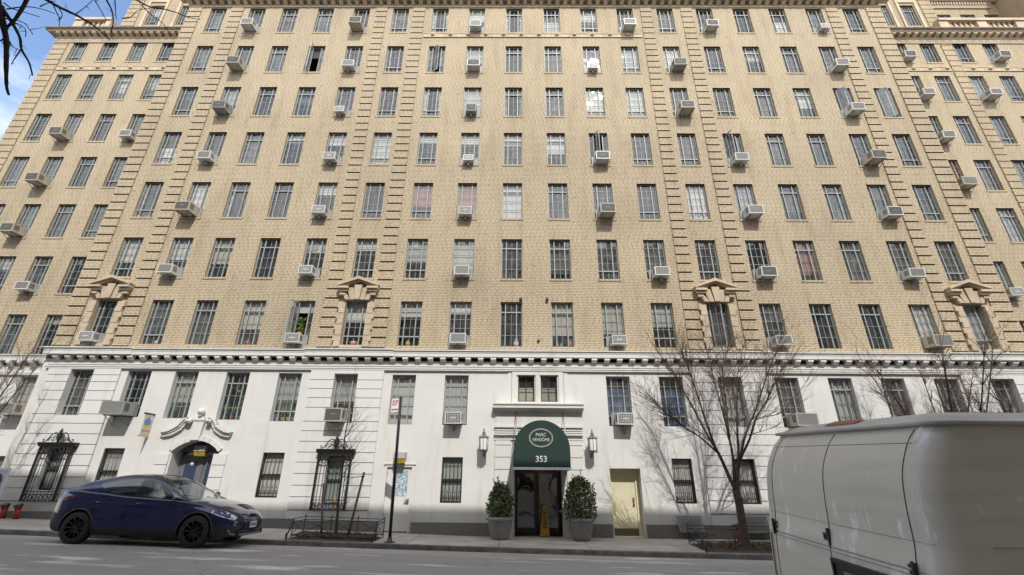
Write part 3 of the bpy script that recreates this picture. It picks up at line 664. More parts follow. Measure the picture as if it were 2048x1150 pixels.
# vestibule and glazed entrance door
m = MB(); vz = zw(.8)
LOBBY = mat('dark_lobby_panelling', (.03,.026,.022), .6)
m.box(-.06, -.005, D+.02, D+3, vz-.2, 2.6); m.box(1.605, 1.66, D+.02, D+3, vz-.2, 2.6); m.box(-.06, 1.66, D+3, D+3.1, vz-.2, 2.6); m.box(-.06, 1.66, D+.02, D+3, 2.52, 2.6)
m.cur = 1; m.box(-.06, 1.66, D+.02, D+3, vz-.3, vz+.015)
bput('vestibule', m, [LOBBY, mat('dark_stone_floor', (.06,.055,.05), .35)])
m = MB(); y = D+.62
for x in (.02, .68, .78, 1.5): m.box(x, x+.08, y, y+.06, vz+.02, 2.42)
for x0, x1 in ((.1,.68),(.86,1.5)):
    m.box(x0, x1, y, y+.06, vz+.02, vz+.22); m.box(x0, x1, y+.002, y+.058, 2.3, 2.42)
m.box(.02, 1.58, y-.01, y+.07, 2.42, 2.52)
ed = bput('entrance_door', m, DARKMETAL)
m = MB()
for x0, x1 in ((.1,.68),(.86,1.5)): m.quad((x0,y+.03,vz+.22),(x1,y+.03,vz+.22),(x1,y+.03,2.3),(x0,y+.03,2.3))
m.build('pane', DOORGLASS, ed)
m = MB()
for x in (.64,.90): m.tube([(x,y-.05,vz+.75),(x,y-.05,vz+1.35)], .014, 8)
m.build('handle', mat('brass', (.6,.42,.16), .3, metal=1), ed)
m = MB(); GILT = mat('gilt_lettering', (.5,.42,.2), .4, metal=.6)
for cx in (.38,1.12): m.tube([(cx+.15*math.cos(q*PI/12), y+.022, 1.5+.10*math.sin(q*PI/12)) for q in range(25)], .006, 4, False)
m.build('door_emblem', GILT, ed)
m = MB(); m.box(.75, 1.35, D+2.90, D+2.97, 1.0, 2.05); bput('street_reflection_panel', m, mat('street_reflection_grey', (.5,.48,.42), .6))  # pale panel added in place of the street's reflection in the door glass
AMBER = mat('amber_lamp_glass', (.6,.3,.12), .4); AMBER.node_tree.nodes['Principled BSDF'].inputs['Emission Color'].default_value = (1,.5,.18,1); AMBER.node_tree.nodes['Principled BSDF'].inputs['Emission Strength'].default_value = 1.5
m = MB(); m.box(.72,1.2,D+.2,D+.45,2.38,2.5); bput('vestibule_light', m, AMBER)
# white service door with a patterned glass light
m = MB(); sz = zw(-4); y = D+.05
m.box(-4.5,-4.43,D-.02,y+.06,sz,2.24); m.box(-3.57,-3.5,D-.02,y+.06,sz,2.24); m.box(-4.43,-3.57,D-.02,y+.06,2.17,2.24); m.box(-4.55,-3.45,D-.05,D-.003,2.25,2.29)
m.box(-4.43,-3.57,y,y+.05,sz+.03,2.17)
sdoor = bput('service_door', m, WTRIM)
pm = bpy.data.materials.new('patterned_door_film'); pm.use_nodes = True; nt = pm.node_tree; b_ = nt.nodes['Principled BSDF']
tc = nd(nt,'ShaderNodeTexCoord'); vo = nd(nt,'ShaderNodeTexVoronoi', Scale=28.0); nt.links.new(tc.outputs['Object'], vo.inputs['Vector'])
rp = nt.nodes.new('ShaderNodeValToRGB'); cr = rp.color_ramp; cr.elements[0].position = 0; cr.elements[0].color = (.10,.28,.36,1); cr.elements[1].position = 1; cr.elements[1].color = (.55,.60,.60,1)
for p_, c_ in ((.25,(.35,.52,.58)),(.45,(.18,.36,.5)),(.6,(.42,.27,.22)),(.75,(.6,.65,.68))): e_ = cr.elements.new(p_); e_.color = (*c_,1)
cr.interpolation = 'CONSTANT'; sp_ = nd(nt,'ShaderNodeSeparateXYZ'); nt.links.new(vo.outputs['Color'], sp_.inputs[0]); nt.links.new(sp_.outputs[0], rp.inputs[0]); nt.links.new(rp.outputs[0], b_.inputs['Base Color']); b_.inputs['Roughness'].default_value = .3
m = MB(); m.box(-4.22,-3.70,y-.008,y-.001,1.25,2.05); m.build('door_light', pm, sdoor)
m = MB(); m.box(-3.70,-3.60,y-.06,y-.001,1.05,1.16); m.tube([(-3.65,y-.07,1.1),(-3.75,y-.07,1.1)], .018, 8)
for z in (.6,1.2,1.9): m.box(-4.45,-4.42,y-.02,y-.001,z,z+.12)
m.build('handle', mat('worn_steel', (.35,.35,.35), .35, metal=.8), sdoor)
for q in list(sdoor.children): q.matrix_parent_inverse = Matrix.Identity(4)
# cream door in the deep recess
CREAM = mat('cream_door_paint', (.62,.57,.40), .5, noise=.06, nscale=4); yz = zw(3.8); y = D+.40
m = MB(); m.box(3.29,3.37,y-.05,y+.05,yz,2.18); m.box(4.20,4.32,y-.05,y+.05,yz,2.18); m.box(3.37,4.20,y-.05,y+.05,2.10,2.18); m.box(3.37,4.20,y,y+.05,yz+.02,2.10)
yd = bput('cream_door', m, CREAM)
m = MB(); m.box(3.37,4.2,y-.012,y-.001,yz+.02,yz+.24); m.build('kick_plate', mat('olive_kick_plate', (.12,.10,.05), .6), yd)
m = MB(); m.tube([(4.10,y-.06,1.05),(4.10,y-.001,1.05)], [.035,.02], 10); m.tube([(4.1,y-.04,1.2),(4.1,y-.001,1.2)], .025, 10); m.box(4.07,4.13,y-.015,y-.001,1.0,1.26); m.build('handle', mat('dull_brass', (.35,.25,.1), .35, metal=.9), yd)
m = MB(); m.box(3.2,4.42,D-.015,D+.45,yz-.1,yz+.02); m.box(3.27,3.284,D-.002,D+.4,yz,2.19); bput('door_step', m, CREAM)
# arched double door under the scrolled pediment
m = MB()
for i in range(16):                                     # wall above the arch, closing the square opening
    (x0,z0),(x1,z1) = arc[i], arc[i+1]
    if max(z0,z1) < 2.979: m.prism([(x0,z0),(x1,z1),(x1,2.981),(x0,2.981)], D+.0005, D+.55)
bput('arch_spandrel', m, WTRIM)
m2 = MB(); yf = D-.012
for i in range(16):                                     # voussoir ring standing proud
    (x0,z0),(x1,z1) = arc[i], arc[i+1]
    def out(px_, pz_, k): dx, dz = px_-xm, pz_-(spring-(Rr-rise)); l = math.hypot(dx,dz); return px_+dx/l*k, pz_+dz/l*k
    a_, b2 = out(x0,z0,.16), out(x1,z1,.16)
    g_ = .012 if i % 2 else 0
    m2.prism([(x0,z0),(x1-g_,z1),(b2[0]-g_,b2[1]),a_], D-.07, D-.003)
    a_, b2 = out(x0,z0,.05), out(x1,z1,.05)
for s in (-1,1):                                        # S-shaped broken pediment with volutes
    c = -11.36
    up = smooth([Vector((x,z,0)) for x, z in ((1.27,3.28),(1.06,3.31),(.87,3.40),(.67,3.53))], 4); lo = smooth([Vector((x,z,0)) for x, z in ((1.18,3.10),(.92,3.15),(.71,3.26),(.56,3.37))], 4)
    up2 = smooth([Vector((x,z,0)) for x, z in ((.67,3.55),(.62,3.63),(.53,3.73),(.43,3.76),(.33,3.75))], 4); lo2 = smooth([Vector((x,z,0)) for x, z in ((.60,3.40),(.53,3.43),(.47,3.53),(.42,3.60),(.36,3.62))], 4)
    for U_, L_ in ((up,lo),(up2,lo2)):
        for q in range(len(U_)-1):
            for k0, k1, yy in ((0,1,.10),(.45,.75,.14),(.75,1,.19)):
                f_ = lambda i_, k_: (c+s*(L_[i_].x*(1-k_)+U_[i_].x*k_), L_[i_].y*(1-k_)+U_[i_].y*k_)
                m2.prism([f_(q,k0),f_(q+1,k0),f_(q+1,k1),f_(q,k1)], D-yy, D-.003-.002*k0)
    m2.tube([(c+s*.37,D-.19,3.655),(c+s*.37,D-.004,3.655)], .105, 18); m2.tube([(c+s*.37,D-.22,3.655),(c+s*.37,D-.19,3.655)], [.04,.05], 10)
    bands(m2, c+s*1.25 if s<0 else c+.78, c-.78 if s<0 else c+1.25, D-.05, D-.003, [.5,.95,1.38,1.78,2.18,2.56], [])
m2.prism([(-11.51,3.0),(-11.21,3.0),(-11.17,3.66),(-11.55,3.66)], D-.12, D-.003); m2.box(-11.57,-11.15,D-.15,D-.003,3.665,3.74); m2.box(-11.52,-11.20,D-.12,D-.003,3.745,3.80)
m2.lathe([(.06,0),(.045,.04),(.06,.07),(.105,.11),(.125,.17),(.115,.23),(.07,.29),(0,.31)], (-11.36,D-.13,3.80), 16)
bput('scrolled_door_pediment', m2, WTRIM)
m = MB()                                                # dark tympanum, lintel ornament and doors, set back
m.box(xa, xb, D+.55, D+.6, 2.4, 3.0); bput('tympanum', m, mat('dark_arch_paint', (.03,.027,.025), .7))
y = D+.52; az_ = zw(-11.3); GREY = mat('grey_door_paint', (.15,.15,.16), .45, noise=.1)
m = MB(); m.box(xa,xb,y-.02,y+.04,2.44,2.52); m.box(xa,xa+.1,y-.02,y+.06,az_,2.44); m.box(xb-.1,xb,y-.02,y+.06,az_,2.44); m.box(xm-.07,xm+.07,y-.03,y+.06,az_,2.44)
for s0, s1 in ((xa+.1,xm-.07),(xm+.07,xb-.1)):
    for q0, q1, q2, q3 in ((s0,s0+.12,az_,2.44),(s1-.1,s1,az_,2.44),(s0+.12,s1-.1,2.32,2.44),(s0+.12,s1-.1,az_,az_+.4)): m.box(q0,q1,y,y+.05,q2,q3)
ad_ = bput('arched_double_door', m, GREY)
m = MB(); m.box(xa+.2,xb-.2,y+.02,y+.03,az_+.4,2.32); m.build('pane', mat('blue_door_glass', (.04,.055,.10), .12, spec=.8), ad_)
m = MB()
for s in (-.38,.38): m.tube([(xm+s,y+.018,2.22),(xm+s,y+.010,2.22)], .065, 20)
m.build('round_sticker', WTRIM, ad_)
m = MB(); m.prism([(xm-.62,2.53),(xm+.62,2.53),(xm+.5,2.6),(xm+.3,2.68),(xm-.3,2.68),(xm-.5,2.6)], y-.06, y-.02)
for i in range(9): m.tube([(xm-.5+i*.125,y-.09,2.57),(xm-.5+i*.125,y-.05,2.6)], [.03,.04], 6)
m.build('carved_crest', WTRIM, ad_)
for q in list(ad_.children)+list(yd.children): q.matrix_parent_inverse = Matrix.Identity(4)

# ------------------------------------------------------------------ iron window cages with crests
def cage(cx, z0, z1, w, dz):
    m = MB(); y0 = D-.23; x0, x1 = cx-w/2, cx+w/2; r = .016
    for x in (x0, x1):
        m.box(x-.025, x+.025, y0-.025, y0+.025, z0, z1); m.box(x-.02, x+.02, D-.05, D-.003, z0, z1)
        for z in (z0+.02, z0+.22, z1-.22, z1-.05): m.box(x-.012, x+.012, y0, D-.003, z-.012, z+.012)
        for k in (1,2): m.tube([(x,y0+.07*k,z0),(x,y0+.07*k,z1)], .010, 5)
    n = 9
    for i in range(1, n):
        x = x0+(x1-x0)*i/n; m.tube([(x,y0,z0),(x,y0,z0+.3 if 2 < i < 7 else z1)], .009, 5)
        if 2 < i < 7: m.tube([(x,D-.06,z0+.3),(x,D-.06,z1)], .009, 5)
    for z in (z0+.02, z0+.22, z0+.31, z1-.05, z1-.24): m.box(x0, x1, y0-.012, y0+.012, z-.012, z+.012)
    for i in range(6):
        x = x0+(x1-x0)*(i+.5)/6
        for z, rr in ((z0+.12,.07),(z1-.145,.07)): m.tube([(x+rr*math.cos(q*PI/8), y0, z+rr*math.sin(q*PI/8)) for q in range(17)], .011, 4, False)
    m.extr([(D-.003,z1),(y0-.03,z1),(y0-.04,z1+.05),(y0-.07,z1+.09),(y0-.07,z1+.13),(D-.003,z1+.13)], x0-.1, x1+.1)
    zc = z1+.13; y = y0-.02
    def sp(pts, rad=.016): m.tube([(cx+p, y, zc+q) for p, q in pts], rad, 5)
    def scroll(x, z, r0, s, turns=1.3, ph=0): sp([(x+s*(r0*(1-k/22)*math.cos(ph+k/22*turns*2*PI)), z+r0*(1-k/22)*math.sin(ph+k/22*turns*2*PI)) for k in range(20)], .013)
    for s in (-1,1):
        sp([(s*.50,.02),(s*.42,.05),(s*.36,.14),(s*.28,.26),(s*.18,.33),(s*.08,.30)], .018); scroll(s*.24,.10,.09,s); scroll(s*.12,.19,.08,-s,1.2,1); scroll(s*.36,.07,.05,s,1.2); sp([(s*.5,.02),(s*.54,.06),(s*.52,.11),(s*.48,.09)])
        sp([(0,.02),(s*.06,.12),(s*.09,.22),(s*.05,.32),(0,.42)], .02)
    m.lathe([(.02,0),(.05,.1),(.065,.22),(.03,.32),(.05,.38),(0,.5)], (cx,y,zc), 8)
    bput('crested_window_cage', m, IRON)
cage(-16.06, .98, 2.74, 1.10, 0); cage(-6.24, .80, 2.60, 1.12, 0)

# ------------------------------------------------------------------ air conditioners
ACM = {'white': mat('white_ac_steel', (.58,.58,.56), .45, noise=.06, nscale=6), 'beige': mat('beige_ac_steel', (.44,.40,.33), .5, noise=.1, nscale=5), 'grey': mat('grey_ac_steel', (.28,.28,.27), .5, noise=.12, nscale=5)}
COIL = mat('dark_coil_fins', (.07,.07,.07), .6, noise=.3, nscale=90); COILG = mat('grey_coil_fins', (.22,.22,.21), .6, noise=.2, nscale=90); SLOT = mat('vent_slots', (.015,.015,.015), .8)
BRKT = mat('galvanised_bracket', (.33,.33,.32), .5, metal=.5)
def ac_meshes(w, h, p, kind, tilt=.04):
    y1 = .1; b_ = MB(); e = .035
    b_.box(-w/2, w/2, -p+.02, y1, 0, h)
    for q in ((-w/2, -w/2+e, 0, h),(w/2-e, w/2, 0, h),(-w/2+e, w/2-e, 0, e),(-w/2+e, w/2-e, h-e, h)): b_.box(q[0], q[1], -p, -p+.02, q[2], q[3])
    b_.cur = 1
    for s in (-1,1):
        for k in range(5): b_.box(s*w/2, s*(w/2+.003), -p+.07+k*.045, -p+.092+k*.045, h*.25, h*.85)
    g = MB(); g.box(-w/2+e, w/2-e, -p+.008, -p+.019, e, h-e); g.cur = 1
    if kind == 'grid':
        for i in range(1,9): x = -w/2+e+(w-2*e)*i/9; g.box(x-.006, x+.006, -p, -p+.008, e, h-e)
        for i in range(1,6): z = e+(h-2*e)*i/6; g.box(-w/2+e, w/2-e, -p+.001, -p+.008, z-.005, z+.005)
        g.box(-.1, .1, -p-.003, -p+.001, h*.45, h*.56)
    elif kind == 'fins':
        for i in range(1,26): x = -w/2+e+(w-2*e)*i/26; g.box(x-.003, x+.003, -p+.003, -p+.008, e, h-e)
    else:
        for i in range(1,10): z = e+(h-2*e)*i/10; g.box(-w/2+e, w/2-e, -p+.002, -p+.008, z-.004, z+.004)
        g.box(-.08, .08, -p-.001, -p+.003, h*.52, h*.60)
    k = MB()
    for s in (-.36,.36):
        k.tube([(s*w,-p*.82,-.01),(s*w*.98,-.01,-.32)], .012, 5); k.tube([(s*w,-p*.9,-.012),(s*w,.05,-.012)], .012, 5); k.tube([(s*w,-.008,-.33),(s*w,-.008,-.02)], .01, 5)
    k2 = MB(); k2.box(-.035, .035, -p*.55, .02, -.16, -.003); k2.box(-.04,.04,-.02,.04,-.3,-.16)
    sp_ = MB(); z1 = h-.01
    for s in (-1,1): sp_.box(s*w/2, s*.415, .06, .085, 0, z1)
    sp_.box(-.415, .415, .062, .083, h+.003, h+.04)
    return b_, g, k, k2, sp_
ACV = {}
def acv(var):
    if var not in ACV:
        col, w, h, p, kind, br = var; b_, g, k, k2, s_ = ac_meshes(w, h, p, kind)
        ACV[var] = (b_.mesh('ac_body', [ACM[col], SLOT]), g.mesh('ac_grille', [COILG if kind == 'fins' else COIL, ACM[col] if kind == 'grid' else COILG]),
                    (k if br == 'strut' else k2).mesh('ac_bracket', BRKT), s_.mesh('ac_side', ACM['grey']))
    return ACV[var]
WB = ('white',.60,.38,.40,'fins','post'); WG = ('white',.56,.36,.38,'grid','post'); BG = ('beige',.64,.42,.58,'louvre','strut'); WS = ('white',.62,.40,.50,'fins','strut')
GB = ('grey',.62,.40,.52,'louvre','strut'); BW = ('beige',.70,.44,.48,'fins','strut'); SM = ('white',.46,.30,.30,'grid','post'); WL_ = ('white',.62,.42,.42,'louvre','strut')
ORD = ['','first','second','third','fourth','fifth','sixth','seventh','eighth','ninth','tenth','eleventh','twelfth','thirteenth']
LOOK = {WB:'white air conditioner with grey fins', WG:'white air conditioner with gridded front', BG:'beige deep air conditioner on struts', WS:'white air conditioner on diagonal struts', GB:'grey louvred air conditioner on struts',
        BW:'wide beige air conditioner on struts', SM:'small white air conditioner', WL_:'white louvred air conditioner on struts'}
def ac(var, x, y, z, where, dx=0):
    t = thing('air_conditioner', (x+dx, y, z), LOOK[var] + ', ' + where, 'air conditioner', 'air conditioners in the windows')
    q_ = random.Random(len(where)*7+int(x*31)+int(z*17)); t.rotation_euler = (R(q_.uniform(.5,5)), R(q_.uniform(-1,1)), R(q_.uniform(-1.5,1.5)))
    for n_, me in zip(('body','grille','bracket','side_panel'), acv(var)): put(n_, me, t)
    return t
def wname(c): return (ORD[9-c] + ' column left of canopy') if c <= 8 else (ORD[c-8] + ' column right of canopy')
A_ = [(0,0,WG,-.1),(0,4,WG,-.05),(0,7,WB,0),(0,10,WG,.1),(0,13,WB,.05),(0,16,BW,.0),
 (1,1,WB,-.05),(1,4,WG,-.05),(1,7,WB,0),(1,11,WB,.08),(1,13,WL_,.05),(1,16,WB,.05),
 (2,1,BG,-.05),(2,4,WG,-.03),(2,7,WG,0),(2,10,BG,.05),(2,13,WS,.05),(2,16,WL_,.05),
 (3,1,WB,0),(3,4,WG,-.02),(3,7,SM,0),(3,10,WL_,.05),(3,13,WB,.03),(3,16,BG,.1),
 (4,1,GB,0),(4,4,SM,-.02),(4,7,('grey',.50,.40,.35,'louvre','post'),0),(4,12,BG,.08),(4,16,WS,.05),
 (5,1,BG,0),(5,4,WB,-.02),(5,7,WL_,0),(5,10,SM,0),(5,12,GB,.12),(5,16,WS,.1),
 (6,1,WS,0),(6,4,BG,-.02),(6,7,WB,0),(6,11,WS,.05),(6,13,WL_,.08),(6,16,SM,.08)]
LOOK[('grey',.50,.40,.35,'louvre','post')] = 'grey boxy air conditioner'
for j, c, v, dx in A_: ac(v, CX[c], D, H0+FH*j+.02, ORD[j+1] + ' brick row, ' + wname(c), dx)
for j, i, v in ((1,2,WB),(2,1,BG),(3,1,BG),(4,1,BG),(4,3,WB)): ac(v, WL[i], DW, H0+FH*j+.02, ORD[j+1] + ' row of left wing, ' + ORD[4-i] + ' from main block')
for j, i, v in ((1,0,WG),(3,0,BW),(4,0,WS),(5,0,WS),(5,2,WS),(6,0,WL_),(6,3,WL_)): ac(v, WR[i], DW, H0+FH*j+.02, ORD[j+1] + ' row of right wing, ' + ORD[i+1] + ' from main block', .05)
for x, c, v in ((CX[1],1,('grey',.80,.46,.62,'fins','strut')),(CX[5],5,('beige',.62,.46,.5,'louvre','strut')),(CX[7],7,('white',.58,.40,.42,'grid','post')),(CX[10],10,('white',.58,.40,.42,'grid','post')),(CX[13],13,('beige',.74,.44,.5,'fins','strut'))):
    LOOK[v] = {1:'large weathered grey air conditioner on struts',5:'beige louvred air conditioner on struts',13:'cream wide air conditioner on struts'}.get(c, 'white gridded air conditioner on one post')
    ac(v, x, D, 3.63+lift(x), 'white storey, ' + wname(c), {1:-.1,5:-.1,10:.08,13:.15}.get(c,0))
v = BW; ac(v, WL[3], DW, 4.04, 'white storey of the left recessed wing')
# ------------------------------------------------------------------ street, kerb, pavements
def grid_mesh(x0, x1, ys, fz, step=1.0):
    m = MB(); n = int((x1-x0)/step); vs = []
    for i in range(n+1):
        x = x0+(x1-x0)*i/n
        for y in ys: vs.append((x,y,fz(x,y)))
    k = len(ys); m.add(vs, [(i*k+j,(i+1)*k+j,(i+1)*k+j+1,i*k+j+1) for i in range(n) for j in range(k-1)], True); return m
ASPH = bpy.data.materials.new('worn_asphalt_sun_patches'); ASPH.use_nodes = True; nt = ASPH.node_tree; b_ = nt.nodes['Principled BSDF']
tc = nd(nt,'ShaderNodeTexCoord'); mp = nd(nt,'ShaderNodeMapping'); mp.inputs['Scale'].default_value = (.25,1.1,1); nt.links.new(tc.outputs['Object'], mp.inputs[0])
n1 = nd(nt,'ShaderNodeTexNoise', Scale=1.1, Detail=7.0, Roughness=.65); nt.links.new(mp.outputs[0], n1.inputs['Vector'])
n2 = nd(nt,'ShaderNodeTexNoise', Scale=90.0, Detail=3.0); nt.links.new(tc.outputs['Object'], n2.inputs['Vector'])
col = ramp(nt, n1.outputs['Fac'], .3, .72, (.23,.215,.197), (.36,.343,.315)); col = mixrgb(nt, .55, col, ramp(nt, n2.outputs['Fac'], .3, .7, (.17,.162,.15), (.42,.40,.37)), 'MIX')
mp3 = nd(nt,'ShaderNodeMapping'); mp3.inputs['Scale'].default_value = (.35,.9,1); nt.links.new(tc.outputs['Object'], mp3.inputs[0])
vo = nd(nt,'ShaderNodeTexVoronoi', Scale=.55); vo.feature = 'DISTANCE_TO_EDGE'
wv = nd(nt,'ShaderNodeTexNoise', Scale=.9, Detail=4.0); nt.links.new(mp3.outputs[0], wv.inputs['Vector']); va = nd(nt,'ShaderNodeVectorMath', operation='ADD'); nt.links.new(mp3.outputs[0], va.inputs[0]); nt.links.new(wv.outputs['Color'], va.inputs[1]); nt.links.new(va.outputs[0], vo.inputs['Vector'])
col = mixrgb(nt, ramp(nt, vo.outputs['Distance'], .001, .004, (.6,.6,.6), (0,0,0)), col, (.05,.049,.047))
sx_ = nd(nt,'ShaderNodeSeparateXYZ'); nt.links.new(tc.outputs['Object'], sx_.inputs[0]); w1 = nd(nt,'ShaderNodeMath', operation='MULTIPLY_ADD'); nt.links.new(wv.outputs['Fac'], w1.inputs[0]); w1.inputs[1].default_value = .12; nt.links.new(sx_.outputs[1], w1.inputs[2])
rs = nt.nodes.new('ShaderNodeMapRange'); rs.inputs[1].default_value = 13.05; rs.inputs[2].default_value = 13.09; nt.links.new(w1.outputs[0], rs.inputs[0])
col = mixrgb(nt, rs.outputs[0], mixrgb(nt, 1.0, col, (.86,.86,.86), 'MULTIPLY'), col)                # trench strip along the gutter, laid later
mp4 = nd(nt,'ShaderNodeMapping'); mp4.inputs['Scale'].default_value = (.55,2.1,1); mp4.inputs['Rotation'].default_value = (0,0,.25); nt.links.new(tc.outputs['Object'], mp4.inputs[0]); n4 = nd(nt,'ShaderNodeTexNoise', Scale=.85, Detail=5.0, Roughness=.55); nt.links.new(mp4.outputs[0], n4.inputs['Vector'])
col = mixrgb(nt, ramp(nt, n4.outputs['Fac'], .57, .68), col, (.52,.50,.465))                          # pale patches: sunlight reflected off the windows, painted into the asphalt
nt.links.new(col, b_.inputs['Base Color']); b_.inputs['Roughness'].default_value = .8; b_.inputs['Specular IOR Level'].default_value = .35
bp = nd(nt,'ShaderNodeBump'); bp.inputs['Strength'].default_value = .5; bp.inputs['Distance'].default_value = .01; nt.links.new(n2.outputs['Fac'], bp.inputs['Height']); nt.links.new(bp.outputs[0], b_.inputs['Normal'])
ys = [NEAR+(CURB-NEAR)*i/24 for i in range(25)]
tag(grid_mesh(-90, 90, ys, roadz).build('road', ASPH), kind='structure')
WALK = bpy.data.materials.new('concrete_flags'); WALK.use_nodes = True; nt = WALK.node_tree; b_ = nt.nodes['Principled BSDF']
tc = nd(nt,'ShaderNodeTexCoord'); br = nd(nt,'ShaderNodeTexBrick', Color1=(.44,.41,.37,1), Color2=(.37,.345,.31,1), Mortar=(.10,.095,.09,1)); br.inputs['Scale'].default_value = 1; br.inputs['Brick Width'].default_value = 2.6; br.inputs['Row Height'].default_value = 1.45; br.inputs['Mortar Size'].default_value = .012; br.offset = 0
mpw = nd(nt,'ShaderNodeMapping'); mpw.inputs['Location'].default_value = (.45,.2,0); nt.links.new(tc.outputs['Object'], mpw.inputs[0]); nt.links.new(mpw.outputs[0], br.inputs['Vector'])
n1 = nd(nt,'ShaderNodeTexNoise', Scale=1.3, Detail=8.0, Roughness=.65); nt.links.new(tc.outputs['Object'], n1.inputs['Vector'])
col = mixrgb(nt, 1.0, br.outputs['Color'], ramp(nt, n1.outputs['Fac'], .3, .7, (.66,.65,.64), (1.12,1.12,1.1)), 'MULTIPLY')
n2 = nd(nt,'ShaderNodeTexNoise', Scale=70.0, Detail=3.0); nt.links.new(tc.outputs['Object'], n2.inputs['Vector']); col = mixrgb(nt, 1.0, col, ramp(nt, n2.outputs['Fac'], .3, .7, (.85,.85,.85), (1.1,1.1,1.1)), 'MULTIPLY')
nt.links.new(col, b_.inputs['Base Color']); b_.inputs['Roughness'].default_value = .8
tag(grid_mesh(-90, 90, [CURB+.16, 15.4, 16.2, 17.0, 17.6, DW+.2], walkz).build('sidewalk', WALK), kind='structure')
tag(grid_mesh(-90, 90, [-30,-1.6, NEAR-.16], lambda x, y: gz(x)+.13).build('near_sidewalk', WALK), kind='structure')
def kerb(name, ya, yb, lo):
    m = MB(); n = 60; g = .006
    for i in range(n):
        xa_, xb_ = -90+3*i+g, -90+3*(i+1)-g; vs = []
        for x in (xa_, xb_):
            zt = gz(x)+.128; 
            vs += [(x,ya,zt-.4),(x,ya,zt-.015),(x,ya+.015,zt),(x,yb-.015,zt),(x,yb,zt-.015),(x,yb,zt-.4)]
        m.add(vs, [(0,1,7,6),(1,2,8,7),(2,3,9,8),(3,4,10,9),(4,5,11,10),(0,5,4,3,2,1),(6,7,8,9,10,11)])
    tag(m.build(name, KERB), kind='structure')
KERB = mat('dark_kerbstone', (.13,.12,.11), .75, noise=.4, nscale=4, bump=.3, bscale=30)
kerb('kerb', CURB, CURB+.16, 0); kerb('near_kerb', NEAR-.16, NEAR, 0)
m = MB(); m.box(-1500,1500,-1500,1500,-3.0,-2.6); tag(m.build('ground', mat('distant_ground', (.12,.115,.11), .9, noise=.2, nscale=.05)), kind='structure')
# buildings across the street: they keep the street in shade
OPPM = brick_mat('pale_grey_brick', (.56,.51,.44), (.48,.43,.37), (.40,.37,.33)); OPPM2 = mat('pale_limestone', (.58,.53,.46), .85, noise=.2, nscale=2)
def row_house(x0, x1, zt, mt, label):
    t = thing('row_house', ((x0+x1)/2, -1.8, 0), label, 'building', None)
    ops = []; n = max(2, int((x1-x0)/2.4)); fl = int(zt/3.2)
    for i in range(n):
        for k in range(fl): cx = x0+(x1-x0)*(i+.5)/n; ops.append((cx-.5,cx+.5,1.2+3.2*k,3.0+3.2*k))
    m = MB(); yw = -1.8
    tmp = MB(); wall(tmp, x0, x1, -.5, zt, 0, ops, .25)
    m.add([(p[0], yw-p[1], p[2]) for p in tmp.v], tmp.f)
    m.box(x0, x1, -14, yw-1.2, -.5, zt-.02); m.box(x0, x0+.2, yw-1.2, yw-.01, -.5, zt-.02); m.box(x1-.2, x1, yw-1.2, yw-.01, -.5, zt-.02); m.box(x0+.2,x1-.2,yw-1.2,yw-.01,zt-.3,zt-.02)
    putw('wall', m, mt, t)
    m = MB(); m.box(x0, x1, yw-.3, yw+.25, zt-.6, zt); putw('cornice', m, OPPM2, t)
    g = MB()
    for o in ops: g.quad((o[0],yw-.2,o[2]),(o[1],yw-.2,o[2]),(o[1],yw-.2,o[3]),(o[0],yw-.2,o[3]))
    putw('window_panes', g, mat('dark_house_glass', (.03,.035,.04), .05, spec=1), t); return t
row_house(-60, -34, 22.1, OPPM2, 'limestone apartment house across the street, far left of the camera')
row_house(-33.9, -10.4, 22.5, OPPM, 'grey brick apartment house across the street, left of the camera')
row_house(-10.3, 14, 21.6, OPPM2, 'limestone apartment house directly behind the camera')
row_house(14.1, 60, 21.6, OPPM, 'long grey brick house across the street, right of the camera')

# ------------------------------------------------------------------ entrance canopy
CG = mat('green_canvas', (.005,.024,.018), .75, noise=.12, nscale=5, bump=.1, bscale=200); CGE = mat('pale_grey_trim', (.62,.62,.64), .6); LET = mat('silver_lettering', (.55,.57,.54), .5)
T = thing('entrance_canopy', (.87, D, 2.1), 'green barrel canopy with white lettering over the entrance, hung on rods', 'canopy')
cxn = .87; rad = .925; zc = 2.70; yf = 16.02; m = MB(); arcp = [(cxn-rad, 2.16)] + [(cxn+rad*math.cos(PI-PI*i/32), zc+rad*math.sin(PI-PI*i/32)) for i in range(33)] + [(cxn+rad, 2.16)]
n = len(arcp); vs = [(x, yf, z) for x, z in arcp] + [(x, D-.005, z) for x, z in arcp] + [(cxn+(x-cxn)*.985, yf+.012, z-.012 if z > 2.5 else z) for x, z in arcp] + [(cxn+(x-cxn)*.985, D-.005, z-.012 if z > 2.5 else z) for x, z in arcp]
fs = [(i, i+n, i+n+1, i+1) for i in range(n-1)]
m.add(vs[:2*n], fs, True); m.add(vs[2*n:], [(i, i+1, i+n+1, i+n) for i in range(n-1)], True); putw('canvas_vault', m, CG, T)
m = MB(); m.prism(arcp, yf-.012, yf-.002); putw('end_panel', m, CG, T)
m = MB(); m.box(cxn-rad-.012, cxn+rad+.012, yf-.02, yf+.02, 2.08, 2.16)
for s in (-1,1): m.box(cxn+s*rad-.012, cxn+s*rad+.012, yf+.02, D-.005, 2.08, 2.158)
putw('valance', m, CGE, T)
m = MB()
for s in (-1,1):
    m.tube([(cxn+s*.85, D-.01, 4.02),(cxn+s*.80, yf+.1, 3.05)], .012, 6); m.tube([(cxn+s*.87, D-.01, 4.02),(cxn+s*.92, D-.35, 2.9)], .009, 6)
    m.tube([(cxn+s*.9, yf+.03, 2.12),(cxn+s*.9, D-.01, 2.12)], .014, 6)
